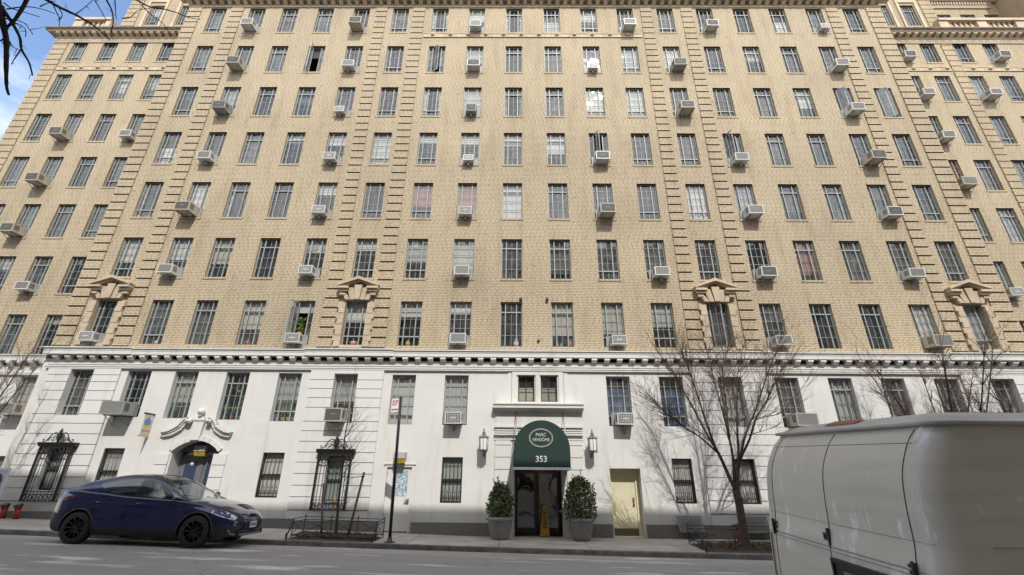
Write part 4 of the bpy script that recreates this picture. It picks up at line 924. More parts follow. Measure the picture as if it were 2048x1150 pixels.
putw('support_rod', m, mat('galvanised_rod', (.4,.4,.38), .4, metal=.6), T)
m = MB()
for s in (-1,1): m.box(cxn+s*.85-.035, cxn+s*.85+.035, D-.06, D-.042, 3.96, 4.08)
putw('rod_plate', m, mat('brass_plate', (.5,.36,.15), .4, metal=.8), T)
m = MB(); ez = 3.06; pe = [(cxn-.02+.385*math.cos(q*PI/24), yf-.022, ez+.285*math.sin(q*PI/24)) for q in range(49)]; m.tube(pe, .009, 6, False)
pe = [(cxn-.02+.355*math.cos(q*PI/24), yf-.02, ez+.257*math.sin(q*PI/24)) for q in range(49)]; m.tube(pe, .004, 5, False); putw('oval_emblem', m, LET, T)
def lettering(txt, size, loc, mt, parent, name='lettering', ext=.004, rotz=0, sx=1.0, bold=0):
    cu = bpy.data.curves.new('t', 'FONT'); cu.body = txt; cu.size = size; cu.extrude = ext; cu.align_x = 'CENTER'; cu.align_y = 'CENTER'; cu.offset = bold
    o = bpy.data.objects.new('t', cu); COL.objects.link(o); dg = bpy.context.evaluated_depsgraph_get(); dg.update()
    me = bpy.data.meshes.new_from_object(o.evaluated_get(dg)); bpy.data.objects.remove(o)
    me.transform(Matrix.Translation(loc) @ Matrix.Rotation(rotz,4,'Z') @ Matrix.Rotation(PI/2,4,'X') @ Matrix.Diagonal((sx,1,1,1))); me.materials.clear(); me.materials.append(mt)
    o = put(name, me, parent); o.matrix_parent_inverse = parent.matrix_basis.inverted(); return o
lettering('PARC', .15, (cxn-.02, yf-.02, ez+.095), LET, T, sx=.95); lettering('VENDÔME', .14, (cxn-.02, yf-.02, ez-.06), LET, T, sx=.85)
lettering('353', .26, (cxn-.02, yf-.02, 2.40), LET, T, sx=1.0, bold=.004)

# ------------------------------------------------------------------ wall lanterns
LG = mat('milk_lantern_glass', (.78,.78,.74), .35); AGED = mat('pewter_lantern_metal', (.20,.20,.19), .5, metal=.4)
def lantern(x, z, label):
    t = thing('wall_lantern', (x, D-.37, z), label, 'lantern', 'lanterns either side of the entrance')
    g = MB(); g.lathe([(.14,0),(.15,.48)], (0,0,0), 8, False); g.build('glass', LG, t)
    m = MB()
    for k in range(8):
        a_ = 2*PI*k/8; c_, s_ = math.cos(a_), math.sin(a_); m.tube([(.145*c_,.145*s_,-.02),(.158*c_,.158*s_,.5)], .011, 5)
        m.tube([(.158*c_,.158*s_,.5),(.17*c_,.17*s_,.55),(.20*c_,.20*s_,.56)], .012, 5); m.tube([(.12*c_,.12*s_,-.03),(.15*c_,.15*s_,-.1),(.18*c_,.18*s_,-.08)], .009, 5)
        m.tube([(.15*c_,.15*s_,.5),(.07*c_,.07*s_,.60),(.05*c_,.05*s_,.68)], .014, 5)
    m.lathe([(.15,-.03),(.16,0),(.13,.005)], (0,0,0), 8, False); m.lathe([(.165,.49),(.17,.51),(.09,.57),(.05,.62)], (0,0,0), 8, False); m.lathe([(.05,.62),(.03,.68),(.055,.72),(.05,.76),(.02,.80),(.035,.84),(0,.95)], (0,0,0), 10)
    m.lathe([(.0,-.2),(.02,-.14),(.05,-.06),(.12,-.025)], (0,0,0), 8); m.build('cage', AGED, t)
    k = MB(); k.tube([(0,.36,-.06),(0,.24,-.16),(0,.1,-.14),(0,0,-.03)], .016, 6); k.box(-.05,.05,.34,.367,-.25,.1); k.tube([(0,.36,.3),(0,.15,.3)], .014, 6); k.build('bracket', AGED, t); t.scale = (1.0,1,.78)
lantern(-1.09, 2.74, 'tall pewter wall lantern left of the green canopy'); lantern(2.68, 2.74, 'tall pewter wall lantern right of the green canopy')
# floodlights
def flood(x, y, z, w, label):
    t = thing('wall_floodlight', (x,y,z), label, 'floodlight')
    m = MB(); m.extr([(0,.24),(-.26,.21),(-.29,.02),(-.20,.0),(0,.04)], -w/2, w/2); m.build('housing', mat('grey_lamp_housing', (.30,.29,.28), .5, noise=.15), t)
    m = MB(); m.extr([(-.02,.035),(-.27,.015),(-.23,-.13),(-.04,-.16)], -w/2+.02, w/2-.02); m.build('lens', mat('amber_lens', (.45,.30,.04), .3, noise=.3, nscale=8), t)
flood(-4.0, D-.01, 2.42, .40, 'grey floodlight with amber lens above the white door'); flood(xm, D+.46, 2.62, .42, 'grey floodlight with amber lens under the arched doorway')
# ------------------------------------------------------------------ banner
T = thing('blade_sign', (-13.1, D, 3.05), 'small hanging sign with blue and yellow picture on white wall', 'sign')
m = MB(); m.box(-13.12,-13.08,D-.50,D-.004,3.83,3.89); m.tube([(-13.1,D-.5,3.1),(-13.1,D-.004,3.1)], .012, 6); putw('arm', m, DARKMETAL, T)
m = MB(); m.box(-13.11,-13.09,D-.47,D-.03,3.08,3.82); putw('panel', m, mat('cream_sign_board', (.62,.58,.50), .6, noise=.1), T)
SB, SY, SR = mat('sign_blue', (.10,.28,.55), .6), mat('sign_yellow', (.70,.45,.05), .6), mat('sign_red', (.45,.12,.06), .6)
def yz_disc(m, x, cy, cz, ry, rz, a0=0, a1=2*PI, n_=20): m.add([(x,cy,cz)] + [(x,cy+ry*math.cos(a0+(a1-a0)*i/n_),cz+rz*math.sin(a0+(a1-a0)*i/n_)) for i in range(n_+1)], [(0,i+1,i+2) for i in range(n_)])
m = MB(); yz_disc(m,-13.089,D-.17,3.56,.085,.13); yz_disc(m,-13.0885,D-.33,3.56,.085,.13); yz_disc(m,-13.088,D-.25,3.66,.06,.05)
m.cur = 1; yz_disc(m,-13.0875,D-.25,3.47,.15,.11,PI,2*PI); m.cur = 2; m.box(-13.089,-13.0885,D-.26,D-.24,3.42,3.6); yz_disc(m,-13.087,D-.25,3.73,.05,.03); putw('picture', m, [SB,SY,SR], T)
m = MB()
for i in range(5): yy = D-.42+i*.08; m.box(-13.089,-13.088,yy,yy+.05,3.24,3.32)
m.cur = 1
for i in range(4): yy = D-.40+i*.09; m.box(-13.089,-13.088,yy,yy+.06,3.13,3.21)
putw('lettering', m, [SR,SY], T)

# ------------------------------------------------------------------ planters and clipped shrubs
LEAFM = bpy.data.materials.new('evergreen_leaf'); LEAFM.use_nodes = True; nt = LEAFM.node_tree; b_ = nt.nodes['Principled BSDF']
tc = nd(nt,'ShaderNodeTexCoord'); wn = nd(nt,'ShaderNodeTexNoise', Scale=14.0, Detail=2.0); nt.links.new(tc.outputs['Object'], wn.inputs['Vector']); col = ramp(nt, wn.outputs['Fac'], .35, .68, (.035,.055,.018), (.15,.19,.06))
nt.links.new(col, b_.inputs['Base Color']); b_.inputs['Roughness'].default_value = .35; b_.inputs['Specular IOR Level'].default_value = .6
POT = mat('grey_plastic_pot', (.22,.215,.205), .55, noise=.12, nscale=5); SOIL = mat('dark_soil', (.035,.026,.02), .95); BARK = mat('dark_bark', (.05,.041,.034), .9, noise=.4, nscale=12, bump=.6, bscale=25)
def leafcloud(m, pts, size, rnd, n):
    for _ in range(n):
        c = pts(rnd); a_ = Vector((rnd.gauss(0,1),rnd.gauss(0,1),rnd.gauss(0,1)))
        if a_.length < .01: continue
        a_.normalize(); b2 = a_.cross(Vector((rnd.gauss(0,1),rnd.gauss(0,1),rnd.gauss(0,1)))).normalized(); s = size*rnd.uniform(.6,1.3); c = Vector(c)
        m.add([c-a_*s, c+b2*s*.5, c+a_*s, c-b2*s*.5], [(0,1,2,3)])
def planter(x, y, w, hbush, rb, label, blabel, seed):
    z = walkz(x,y); t = thing('planter', (x,y,z), label, 'planter', 'grey planters by the entrance'); m = MB()
    m.lathe([(.22,0),(.25,.015),(.295,.10),(.335,.22),(.345,.235),(.362,.36),(.372,.375),(.378,.52),(.40,.535),(.418,.56),(.415,.62),(.385,.64),(.36,.58)], (0,0,0), 32); m.build('pot', POT, t)
    m = MB(); m.lathe([(.355,.56),(.30,.585),(.0,.60)], (0,0,0), 20); m.build('soil', SOIL, t)
    sh = thing('clipped_shrub', (x,y,z+.58), blabel, 'shrub', 'evergreen shrubs in the planters'); rnd = random.Random(seed)
    def p(r_):
        t_ = r_.random()**.85; prof = max(.03, 1-((t_-.36)/.655)**2)**.52 if t_ > .36 else .78+.22*math.sin(PI/2*t_/.36)
        a_ = r_.uniform(0,2*PI); lump = 1+.13*math.sin(a_*3+t_*9+seed)+.09*math.sin(a_*7-t_*13); rr = rb*prof*lump*(r_.random()**.33)
        return (rr*math.cos(a_), rr*math.sin(a_), t_*hbush + .045*r_.gauss(0,1))
    m = MB(); leafcloud(m, p, .046, rnd, 3200)
    for _ in range(34):                                    # stray shoots that break the outline
        c = Vector(p(rnd)); o_ = Vector((c.x, c.y, (c.z-hbush*.4)*.35)).normalized()
        for k in range(4): leafcloud(m, lambda r_: c+o_*(.03+.03*k)+Vector((0,0,.02*k)), .04, rnd, 3)
    m.build('foliage', LEAFM, sh)
    m = MB(); m.tube([(0,0,-.05),(0,0,hbush*.8)], [.03,.012], 6)
    for k in range(14): a_ = k*2.4; zz = hbush*(.1+.05*k); m.tube([(0,0,zz),(rb*.7*math.cos(a_),rb*.7*math.sin(a_),zz+.2)], [.012,.004], 4)
    m.build('stem', BARK, sh)
planter(-.46, 16.45, 1, .98, .41, 'grey ribbed planter left of the entrance', 'smaller evergreen shrub in the planter left of the entrance', 3)
planter(2.10, 16.5, 1, 1.22, .53, 'grey ribbed planter right of the entrance', 'larger rounder evergreen shrub in the planter right of the entrance', 8)
# wet floor cone
T = thing('caution_sign', (1.02, D+.38, zw(1)+.016), 'yellow folding caution sign with dark lettering standing in the doorway', 'caution sign')
YEL_ = mat('yellow_plastic', (.55,.30,.03), .45); m = MB()
m.add([(-.16,-.14,0),(.16,-.14,0),(.05,-.03,.92),(-.05,-.03,.92),(-.16,-.12,0),(.16,-.12,0),(.05,-.015,.92),(-.05,-.015,.92)], [(0,1,2,3),(7,6,5,4),(0,4,5,1),(1,5,6,2),(3,2,6,7),(0,3,7,4)])
m.add([(-.16,.14,0),(.16,.14,0),(.05,.0,.90),(-.05,.0,.90),(-.16,.12,0),(.16,.12,0),(.05,-.012,.90),(-.05,-.012,.90)], [(3,2,1,0),(4,5,6,7),(0,1,5,4),(1,2,6,5),(3,7,6,2),(0,4,7,3)])
m.box(-.17,.17,-.16,.16,-.012,.02); m.build('panels', YEL_, T); m = MB()
for i in range(8): zz = .22+i*.075; y_ = -.145+.12*zz; wq = .07-.02*i/8; m.box(-wq, wq, y_-.004, y_, zz, zz+.035)
m.build('lettering', SLOT, T)

# ------------------------------------------------------------------ street furniture
px_, py_ = -3.55, 14.95; pz = walkz(px_,py_)
T = thing('sign_pole', (px_,py_,pz), 'black street sign pole with parking sign by the white door', 'sign pole')
m = MB(); m.lathe([(.16,0),(.16,.015),(.075,.03),(.06,.12),(.045,.14)], (0,0,0), 16); m.tube([(0,0,.1),(-.10,.03,4.08)], [.047,.045], 12); m.build('pole', mat('black_pole_paint', (.012,.012,.012), .4), T)
m = MB(); m.box(-.33,-.045,-.006,.006,-.20,.20); sg = m.build('sign_plate', mat('white_sign', (.75,.74,.72), .5), T); sg.location = (-.10,.03,3.83); sg.rotation_euler = (0,0,R(-24))
RED = mat('sign_red_ink', (.45,.03,.03), .5)
m = MB(); m.box(-.30,-.075,-.009,-.0061,-.15,-.115)
for s, x in ((-1,-.30),(1,-.075)): m.add([(x+s*.028,-.0085,-.1325),(x-s*.03,-.0085,-.095),(x-s*.03,-.0085,-.17)], [(0,1,2)])
m.build('arrow', RED, sg)
m = MB()                                                # three lines too small to read in the photo
for x0_, w_, z_ in ((-.30,.10,.12),(-.18,.11,.12),(-.30,.08,.06),(-.20,.03,.06),(-.15,.07,.06),(-.30,.07,.0),(-.21,.08,.0)): m.box(x0_, x0_+w_, -.009, -.0061, z_, z_+.034)
m.build('small_print', RED, sg)
# standpipes
REDP = mat('red_hydrant_paint', (.30,.025,.018), .5, noise=.15)
def standpipe(x, y, h, label, lean=.05):
    t = thing('standpipe', (x,y,walkz(x,y)), label, 'standpipe', 'red standpipes by the wall'); m = MB()
    m.tube([(0,0,-.02),(0,-lean,h*.8)], .085, 14); m.tube([(0,-lean,h*.8),(0,-lean-.02,h)], [.10,.115], 14); m.build('pipe', REDP, t)
    m = MB(); m.tube([(0,-lean-.02,h),(0,-lean-.03,h+.04)], [.13,.12], 14); m.box(-.17,.17,-lean-.05,-lean-.01,h+.005,h+.03); m.build('cap', DARKMETAL, t)
standpipe(-16.85, 16.95, .40, 'red standpipe with black cap, nearer the leaning picture board'); standpipe(-16.40, 16.95, .40, 'red standpipe with black cap, below the crested window cage'); standpipe(7.25, 16.95, .42, 'red standpipe between the two slatted hatches')
SLATM = mat('grey_hatch_metal', (.23,.23,.22), .55, noise=.15)
for x0, x1, lb in ((5.36,6.16,'grey slatted hatch leaning on the wall, left of the tree trunk'),(7.5,8.32,'grey slatted hatch leaning on the wall, right of the tree trunk')):
    T = thing('slatted_hatch', ((x0+x1)/2, D-.12, .30), lb, 'hatch', 'slatted hatches on the wall'); w = x1-x0; m = MB()
    for i in range(12): z = .40*i/12; y = -.20*(1-i/12); m.box(-w/2+.03, w/2-.03, y-.012, y+.012, z+.004, z+.030)
    m.add([(-w/2,-.21,0),(-w/2+.03,-.21,0),(-w/2+.03,0,.42),(-w/2,0,.42),(-w/2,-.19,0),(-w/2+.03,-.19,0),(-w/2+.03,.02,.42),(-w/2,.02,.42)], [(0,1,2,3),(7,6,5,4),(0,4,5,1),(1,5,6,2),(2,6,7,3),(3,7,4,0)])
    m.add([(w/2-.03,-.21,0),(w/2,-.21,0),(w/2,0,.42),(w/2-.03,0,.42),(w/2-.03,-.19,0),(w/2,-.19,0),(w/2,.02,.42),(w/2-.03,.02,.42)], [(0,1,2,3),(7,6,5,4),(0,4,5,1),(1,5,6,2),(2,6,7,3),(3,7,4,0)])
    m.box(-w/2,w/2,-.02,.04,.41,.44); m.box(-w/2,w/2,-.22,-.18,-.03,.0); m.build('slats', SLATM, T)
    k = MB()
    for s in (-1,1): k.box(s*(w/2-.06)-.015, s*(w/2-.06)+.015, -.17, .115, .02, .05); k.box(s*(w/2-.06)-.015, s*(w/2-.06)+.015, -.01, .115, .34, .37)
    k.build('bracket', IRON, T)
# picture board by the left wing
T = thing('picture_board', (-17.75, 16.7, walkz(-17.4,16.7)), 'white framed picture board with a portrait leaning at the left edge', 'picture board'); m = MB()
m.box(-.75,.78,-.03,.03,.5,1.52); m.box(-.70,-.62,-.02,.02,0,.5); m.box(.62,.70,-.02,.02,0,.5); m.build('board', mat('white_board', (.72,.72,.72), .5), T)
m = MB(); m.box(-.70,.73,-.036,-.031,.55,1.47); m.build('picture', mat('pale_blue_print', (.42,.50,.60), .5, noise=.25, nscale=2), T)
def disc(m, cx, cz, rx, rz, y, n_=24): m.add([(cx,y,cz)] + [(cx+rx*math.cos(2*PI*i/n_),y,cz+rz*math.sin(2*PI*i/n_)) for i in range(n_)], [(0,1+(i+1)%n_,1+i) for i in range(n_)])
m = MB(); disc(m,.50,1.12,.17,.24,-.038); m.cur = 1; disc(m,.48,1.04,.105,.15,-.040); m.cur = 2; m.box(.30,.70,-.042,-.0381,.56,.86); m.build('portrait', [mat('brown_hair_print', (.10,.055,.035), .6), mat('skin_print', (.50,.30,.21), .6), mat('navy_print', (.03,.035,.07), .6)], T)

# ------------------------------------------------------------------ tree pits
MULCH = mat('brown_mulch', (.07,.045,.028), .95, noise=.55, nscale=30, bump=1, bscale=60, detail=8)
def pit(x0, x1, y0, y1, label, mlabel, seed):
    zc_ = lambda x, y: walkz(x, y); rnd = random.Random(seed); nx = 40; ny = 16; vs = []; m = MB()
    for i in range(nx+1):
        for j in range(ny+1):
            x, y = x0+(x1-x0)*i/nx, y0+(y1-y0)*j/ny; e = min(1, 5*min(i/nx, 1-i/nx, j/ny, 1-j/ny)); vs.append((x, y, zc_(x,y)+.006+e*(.07+.03*rnd.random())))
    m.add(vs, [(i*(ny+1)+j,(i+1)*(ny+1)+j,(i+1)*(ny+1)+j+1,i*(ny+1)+j+1) for i in range(nx) for j in range(ny)])
    for _ in range(1500):
        x, y = rnd.uniform(x0+.08,x1-.08), rnd.uniform(y0+.08,y1-.08); z = zc_(x,y)+.085; a_ = rnd.uniform(0,PI); l = rnd.uniform(.02,.06)
        d = Vector((math.cos(a_)*l, math.sin(a_)*l, rnd.uniform(-.02,.03))); s = Vector((-math.sin(a_)*.012, math.cos(a_)*.012, .004)); c = Vector((x,y,z+rnd.uniform(0,.03)))
        m.add([c-d-s, c+d-s, c+d+s, c-d+s], [(0,1,2,3)])
    tag(m.build('mulch', MULCH), mlabel, 'mulch', kind='stuff')
    T = thing('tree_pit_fence', ((x0+x1)/2, y1, zc_((x0+x1)/2, y1)), label, 'fence'); h = .50
    posts = [(x0,y0)] + [(x0,y1)] + [(x0+(x1-x0)*k/3, y1) for k in (1,2)] + [(x1,y1),(x1,y0)]
    m = MB(); b_ = MB(); e_ = MB()
    for k, (x, y) in enumerate(posts):
        z = zc_(x,y)
        if k in (0,5):
            for o_ in (0,.06): e_.tube([(x,y-.02+o_,z-.05),(x,y-.02+o_,z+.10),(x,y+.10+o_,z+.22),(x,y+.20+o_,z+.36),(x,y+.30+o_,z+h)], .011, 5)
            e_.tube([(x,y+.32,z-.05),(x,y+.32,z+h)], .012, 5); e_.lathe([(.02,-.05),(.02,.12),(.028,.14),(0,.17)], (x,y-.02,z), 8)
        else: m.tube([(x,y,z-.05),(x,y,z+h+.02)], .014, 6); m.lathe([(.02,0),(.026,.02),(0,.045)], (x,y,z+h+.02), 8)
    seq = [(x0,y0+.3),(x0,y1)] + [(x0+(x1-x0)*k/3, y1) for k in (1,2)] + [(x1,y1),(x1,y0+.3)]
    for (xa_,ya_),(xb_,yb_) in zip(seq, seq[1:]):
        za, zb = zc_(xa_,ya_), zc_(xb_,yb_)
        for q in (h, h-.08, .08): b_.tube([(xa_,ya_,za+q),(xb_,yb_,zb+q)], .010, 5)
        b_.tube([(xa_,ya_,za+.08),(xb_,yb_,zb+h-.08)], .008, 5); b_.tube([(xa_,ya_,za+h-.08),(xb_,yb_,zb+.08)], .008, 5)
    putw('post', m, IRON, T); putw('rails', b_, IRON, T); putw('scrolled_end', e_, IRON, T)
pit(-6.45,-4.0,14.80,15.95,'low black iron tree pit fence around the staked sapling','brown bark mulch under the staked sapling',1)
pit(5.35,9.6,14.82,16.2,'low black iron tree pit fence around the bare tree beside the van','brown bark mulch under the bare tree beside the van',2)

# ------------------------------------------------------------------ bare trees
TWIG = mat('brown_twig', (.10,.06,.048), .85)
def twig(m, p, d, l, r, rnd, depth, up=.25, buds=None):
    """one shoot and its side shoots"""
    n = 4; pts = [p.copy()]; q = p.copy(); dd = d.copy()
    for i in range(n):
        dd = (dd + Vector((rnd.gauss(0,.13),rnd.gauss(0,.13),rnd.gauss(0,.10)+up*.16))).normalized(); q = q + dd*(l/n); pts.append(q.copy())
    m.tube(pts, [r*(1-.75*i/n) for i in range(n+1)], 3 if r < .008 else 5, False)
    if depth > 0:
        for k in range(rnd.choice((2,3,3,4)) if depth > 1 else rnd.choice((2,3,3))):
            i = rnd.randint(1,n); b2 = pts[i]; ax = Vector((rnd.gauss(0,1),rnd.gauss(0,1),rnd.gauss(0,.6))).normalized()
            nd_ = (dd + ax*rnd.uniform(.45,.85)).normalized(); twig(m, b2, nd_, l*rnd.uniform(.5,.8), r*.55, rnd, depth-1, up, buds)
    elif buds is not None and rnd.random() < .35:
        c = pts[-1]; s = .014; buds.append(c)
def limb(mt, mc, pts, r0, r1, rnd, dens, tl, depth=2):
    P = smooth(pts); n = len(P); mt.tube(P, [r0+(r1-r0)*(i/(n-1))**.8 for i in range(n)], 8, True)
    for _ in range(dens):
        t = rnd.random()**.7; i = min(n-2, max(1,int((.25+.75*t)*(n-1)))); d = (P[i+1]-P[i]).normalized()
        ax = Vector((rnd.gauss(0,1),rnd.gauss(0,1),rnd.gauss(0,.4))).normalized()
        twig(mc, P[i], (d+ax*rnd.uniform(.35,.8)).normalized(), tl*rnd.uniform(.6,1.2)*(1.1-.35*t), .0088, rnd, depth)
    twig(mc, P[-1], (P[-1]-P[-2]).normalized(), tl*.9, r1*.9, rnd, 2)
limbs={'L1': [[6.65, 15.3, 1.5], [6.48, 15.34, 2.08], [6.35, 15.39, 2.57], [6.1, 15.43, 3.13], [5.78, 15.47, 3.98], [5.54, 15.51, 4.59], [5.28, 15.56, 5.23], [4.82, 15.6, 5.96]], 'L2': [[6.32, 15.3, 2.56], [5.73, 15.08, 3.03], [5.21, 14.85, 3.31], [4.61, 14.62, 3.71], [4.15, 14.4, 4.11]], 'L3': [[6.42, 15.3, 2.23], [6.15, 15.16, 2.86], [5.91, 15.02, 3.72], [5.75, 14.88, 4.34], [5.54, 14.74, 5.04], [5.32, 14.6, 5.75]], 'M1': [[6.63, 15.3, 1.62], [6.77, 15.4, 2.51], [6.79, 15.5, 3.14], [6.77, 15.6, 3.94], [6.73, 15.7, 4.7], [6.69, 15.8, 5.51], [6.66, 15.9, 6.51]], 'C1': [[6.7, 15.3, 1.73], [6.86, 15.2, 2.5], [6.93, 15.1, 3.35], [7.03, 15.0, 4.17], [7.17, 14.9, 5.02], [7.56, 14.8, 6.11]], 'R1': [[6.83, 15.3, 2.15], [7.14, 15.35, 2.88], [7.42, 15.4, 3.39], [7.78, 15.45, 3.92], [8.24, 15.5, 4.75], [8.73, 15.55, 5.61], [9.32, 15.6, 6.59]], 'R2': [[6.91, 15.3, 2.39], [7.27, 15.16, 2.99], [7.52, 15.02, 3.6], [7.87, 14.88, 4.1], [8.23, 14.74, 4.73], [8.74, 14.6, 5.44]], 'R3': [[7.53, 15.2, 3.56], [7.91, 15.12, 3.68], [8.35, 15.05, 3.8], [8.97, 14.97, 4.38], [9.37, 14.9, 4.83]], 'R4': [[7.28, 15.2, 3.12], [7.94, 15.35, 3.3], [8.53, 15.5, 3.51]], 'M2': [[6.77, 15.4, 3.07], [6.96, 15.67, 4.29], [7.13, 15.93, 5.25], [7.64, 16.2, 6.3]]}
T = thing('bare_tree', (6.67,15.3,walkz(6.67,15.3)), 'bare street tree forking low, standing in the fenced pit left of the van', 'tree'); rnd = random.Random(4)
mt, mc = MB(), MB(); mt.tube(smooth([(6.66,15.3,-.25),(6.67,15.3,.04),(6.68,15.3,.66),(6.68,15.3,1.22),(6.65,15.3,1.55)]), [.17,.16,.15,.135,.125,.12,.118,.115,.113,.112,.112,.11,.105][:13], 12)
mt.tube(smooth([(6.68,15.3,1.25),(6.72,15.3,1.6),(6.76,15.3,1.95),(6.83,15.3,2.2)]), [.085,.08,.075,.07,.068,.066,.064,.062,.06,.06], 10)
RAD = {'L1':(.066,.011),'L2':(.032,.008),'L3':(.045,.009),'M1':(.050,.009),'C1':(.048,.009),'R1':(.048,.009),'R2':(.042,.008),'R3':(.016,.006),'R4':(.014,.005),'M2':(.026,.008)}
for k, p in limbs.items(): limb(mt, mc, p, RAD[k][0], RAD[k][1], rnd, 44 if k not in ('R3','R4') else 9, 1.05)
putw('trunk', mt, BARK, T); putw('crown', mc, TWIG, T)
def small_tree(x, y, h, spread, nl, seed, label, r0=.09, fork=1.6, lean=0):
    z = walkz(x,y); T = thing('bare_tree', (x,y,z), label, 'tree'); rnd = random.Random(seed); mt, mc = MB(), MB()
    mt.tube([(x,y,z-.2),(x,y,z),(x+.02,y,z+fork*.5),(x+lean*.2,y,z+fork)], [r0*1.4,r0*1.25,r0*1.05,r0], 10)
    for k in range(nl):
        a_ = 2*PI*k/nl+rnd.uniform(-.3,.3); s = spread*rnd.uniform(.5,1); p0 = Vector((x+lean*.2,y,z+fork-.1))
        limb(mt, mc, [p0, p0+Vector((s*.25*math.cos(a_),s*.25*math.sin(a_),.7)), p0+Vector((s*.6*math.cos(a_),s*.6*math.sin(a_),(h-fork)*.5)), p0+Vector((s*math.cos(a_)+lean,s*math.sin(a_),(h-fork)*rnd.uniform(.75,1)))], r0*.55, .010, rnd, 26, .9)
    putw('trunk', mt, BARK, T); putw('crown', mc, TWIG, T)
small_tree(13.5, 15.4, 6.2, 2.3, 11, 9, 'bare street tree rising behind the roof of the van')
small_tree(16.4, 15.4, 5.2, 1.6, 5, 19, 'bare street tree at the far right edge beyond the van')
small_tree(-17.6, 15.3, 5.4, 1.6, 6, 29, 'bare street tree at the left edge, twigs only in view')
# sapling with stakes
T = thing('sapling', (-5.21,15.3,walkz(-5.2,15.3)), 'thin bare sapling tied between two wooden stakes', 'tree'); rnd = random.Random(14); mt, mc = MB(), MB()
P = smooth([(-5.21,15.3,.1),(-5.25,15.3,.7),(-5.28,15.3,1.19),(-5.29,15.3,1.85),(-5.37,15.3,2.94),(-5.34,15.3,3.6)])
mt.tube(P, [.05-.038*i/(len(P)-1) for i in range(len(P))], 8)
for k in range(22):
    i = rnd.randint(8,len(P)-1); a_ = rnd.uniform(0,2*PI) if k % 3 else rnd.uniform(-.9,.9); twig(mc, P[i], Vector((.55*math.cos(a_)+.15,.45*math.sin(a_),.9)).normalized(), rnd.uniform(.5,.95), .008, rnd, 2, .4)
putw('trunk', mt, BARK, T); putw('crown', mc, TWIG, T)
STK = mat('weathered_stake_wood', (.13,.11,.09), .85, noise=.3, nscale=10, bump=.3)
T = thing('tree_stake', (-5.63,15.3,walkz(-5.63,15.3)), 'upright wooden stake left of the sapling', 'stake'); m = MB(); m.tube([(-5.63,15.3,.1),(-5.81,15.3,1.62)], [.035,.033], 8); putw('post', m, STK, T)
T = thing('tree_stake', (-4.88,15.3,walkz(-4.88,15.3)), 'leaning wooden stake right of the sapling', 'stake'); m = MB(); m.tube([(-4.88,15.3,.1),(-4.62,15.3,1.95)], [.04,.036], 8); putw('post', m, STK, T)
m = MB(); m.tube([(-5.29,15.26,1.83),(-4.98,15.27,1.79),(-4.65,15.27,1.83)], .010, 5); m.tube([(-5.28+.06*math.cos(q),15.3+.06*math.sin(q),1.83) for q in [i*PI/6 for i in range(13)]], .01, 5, False); m.tube([(-4.645+.05*math.cos(q),15.3+.05*math.sin(q),1.83) for q in [i*PI/6 for i in range(13)]], .01, 5, False); putw('tie', m, SLOT, T)
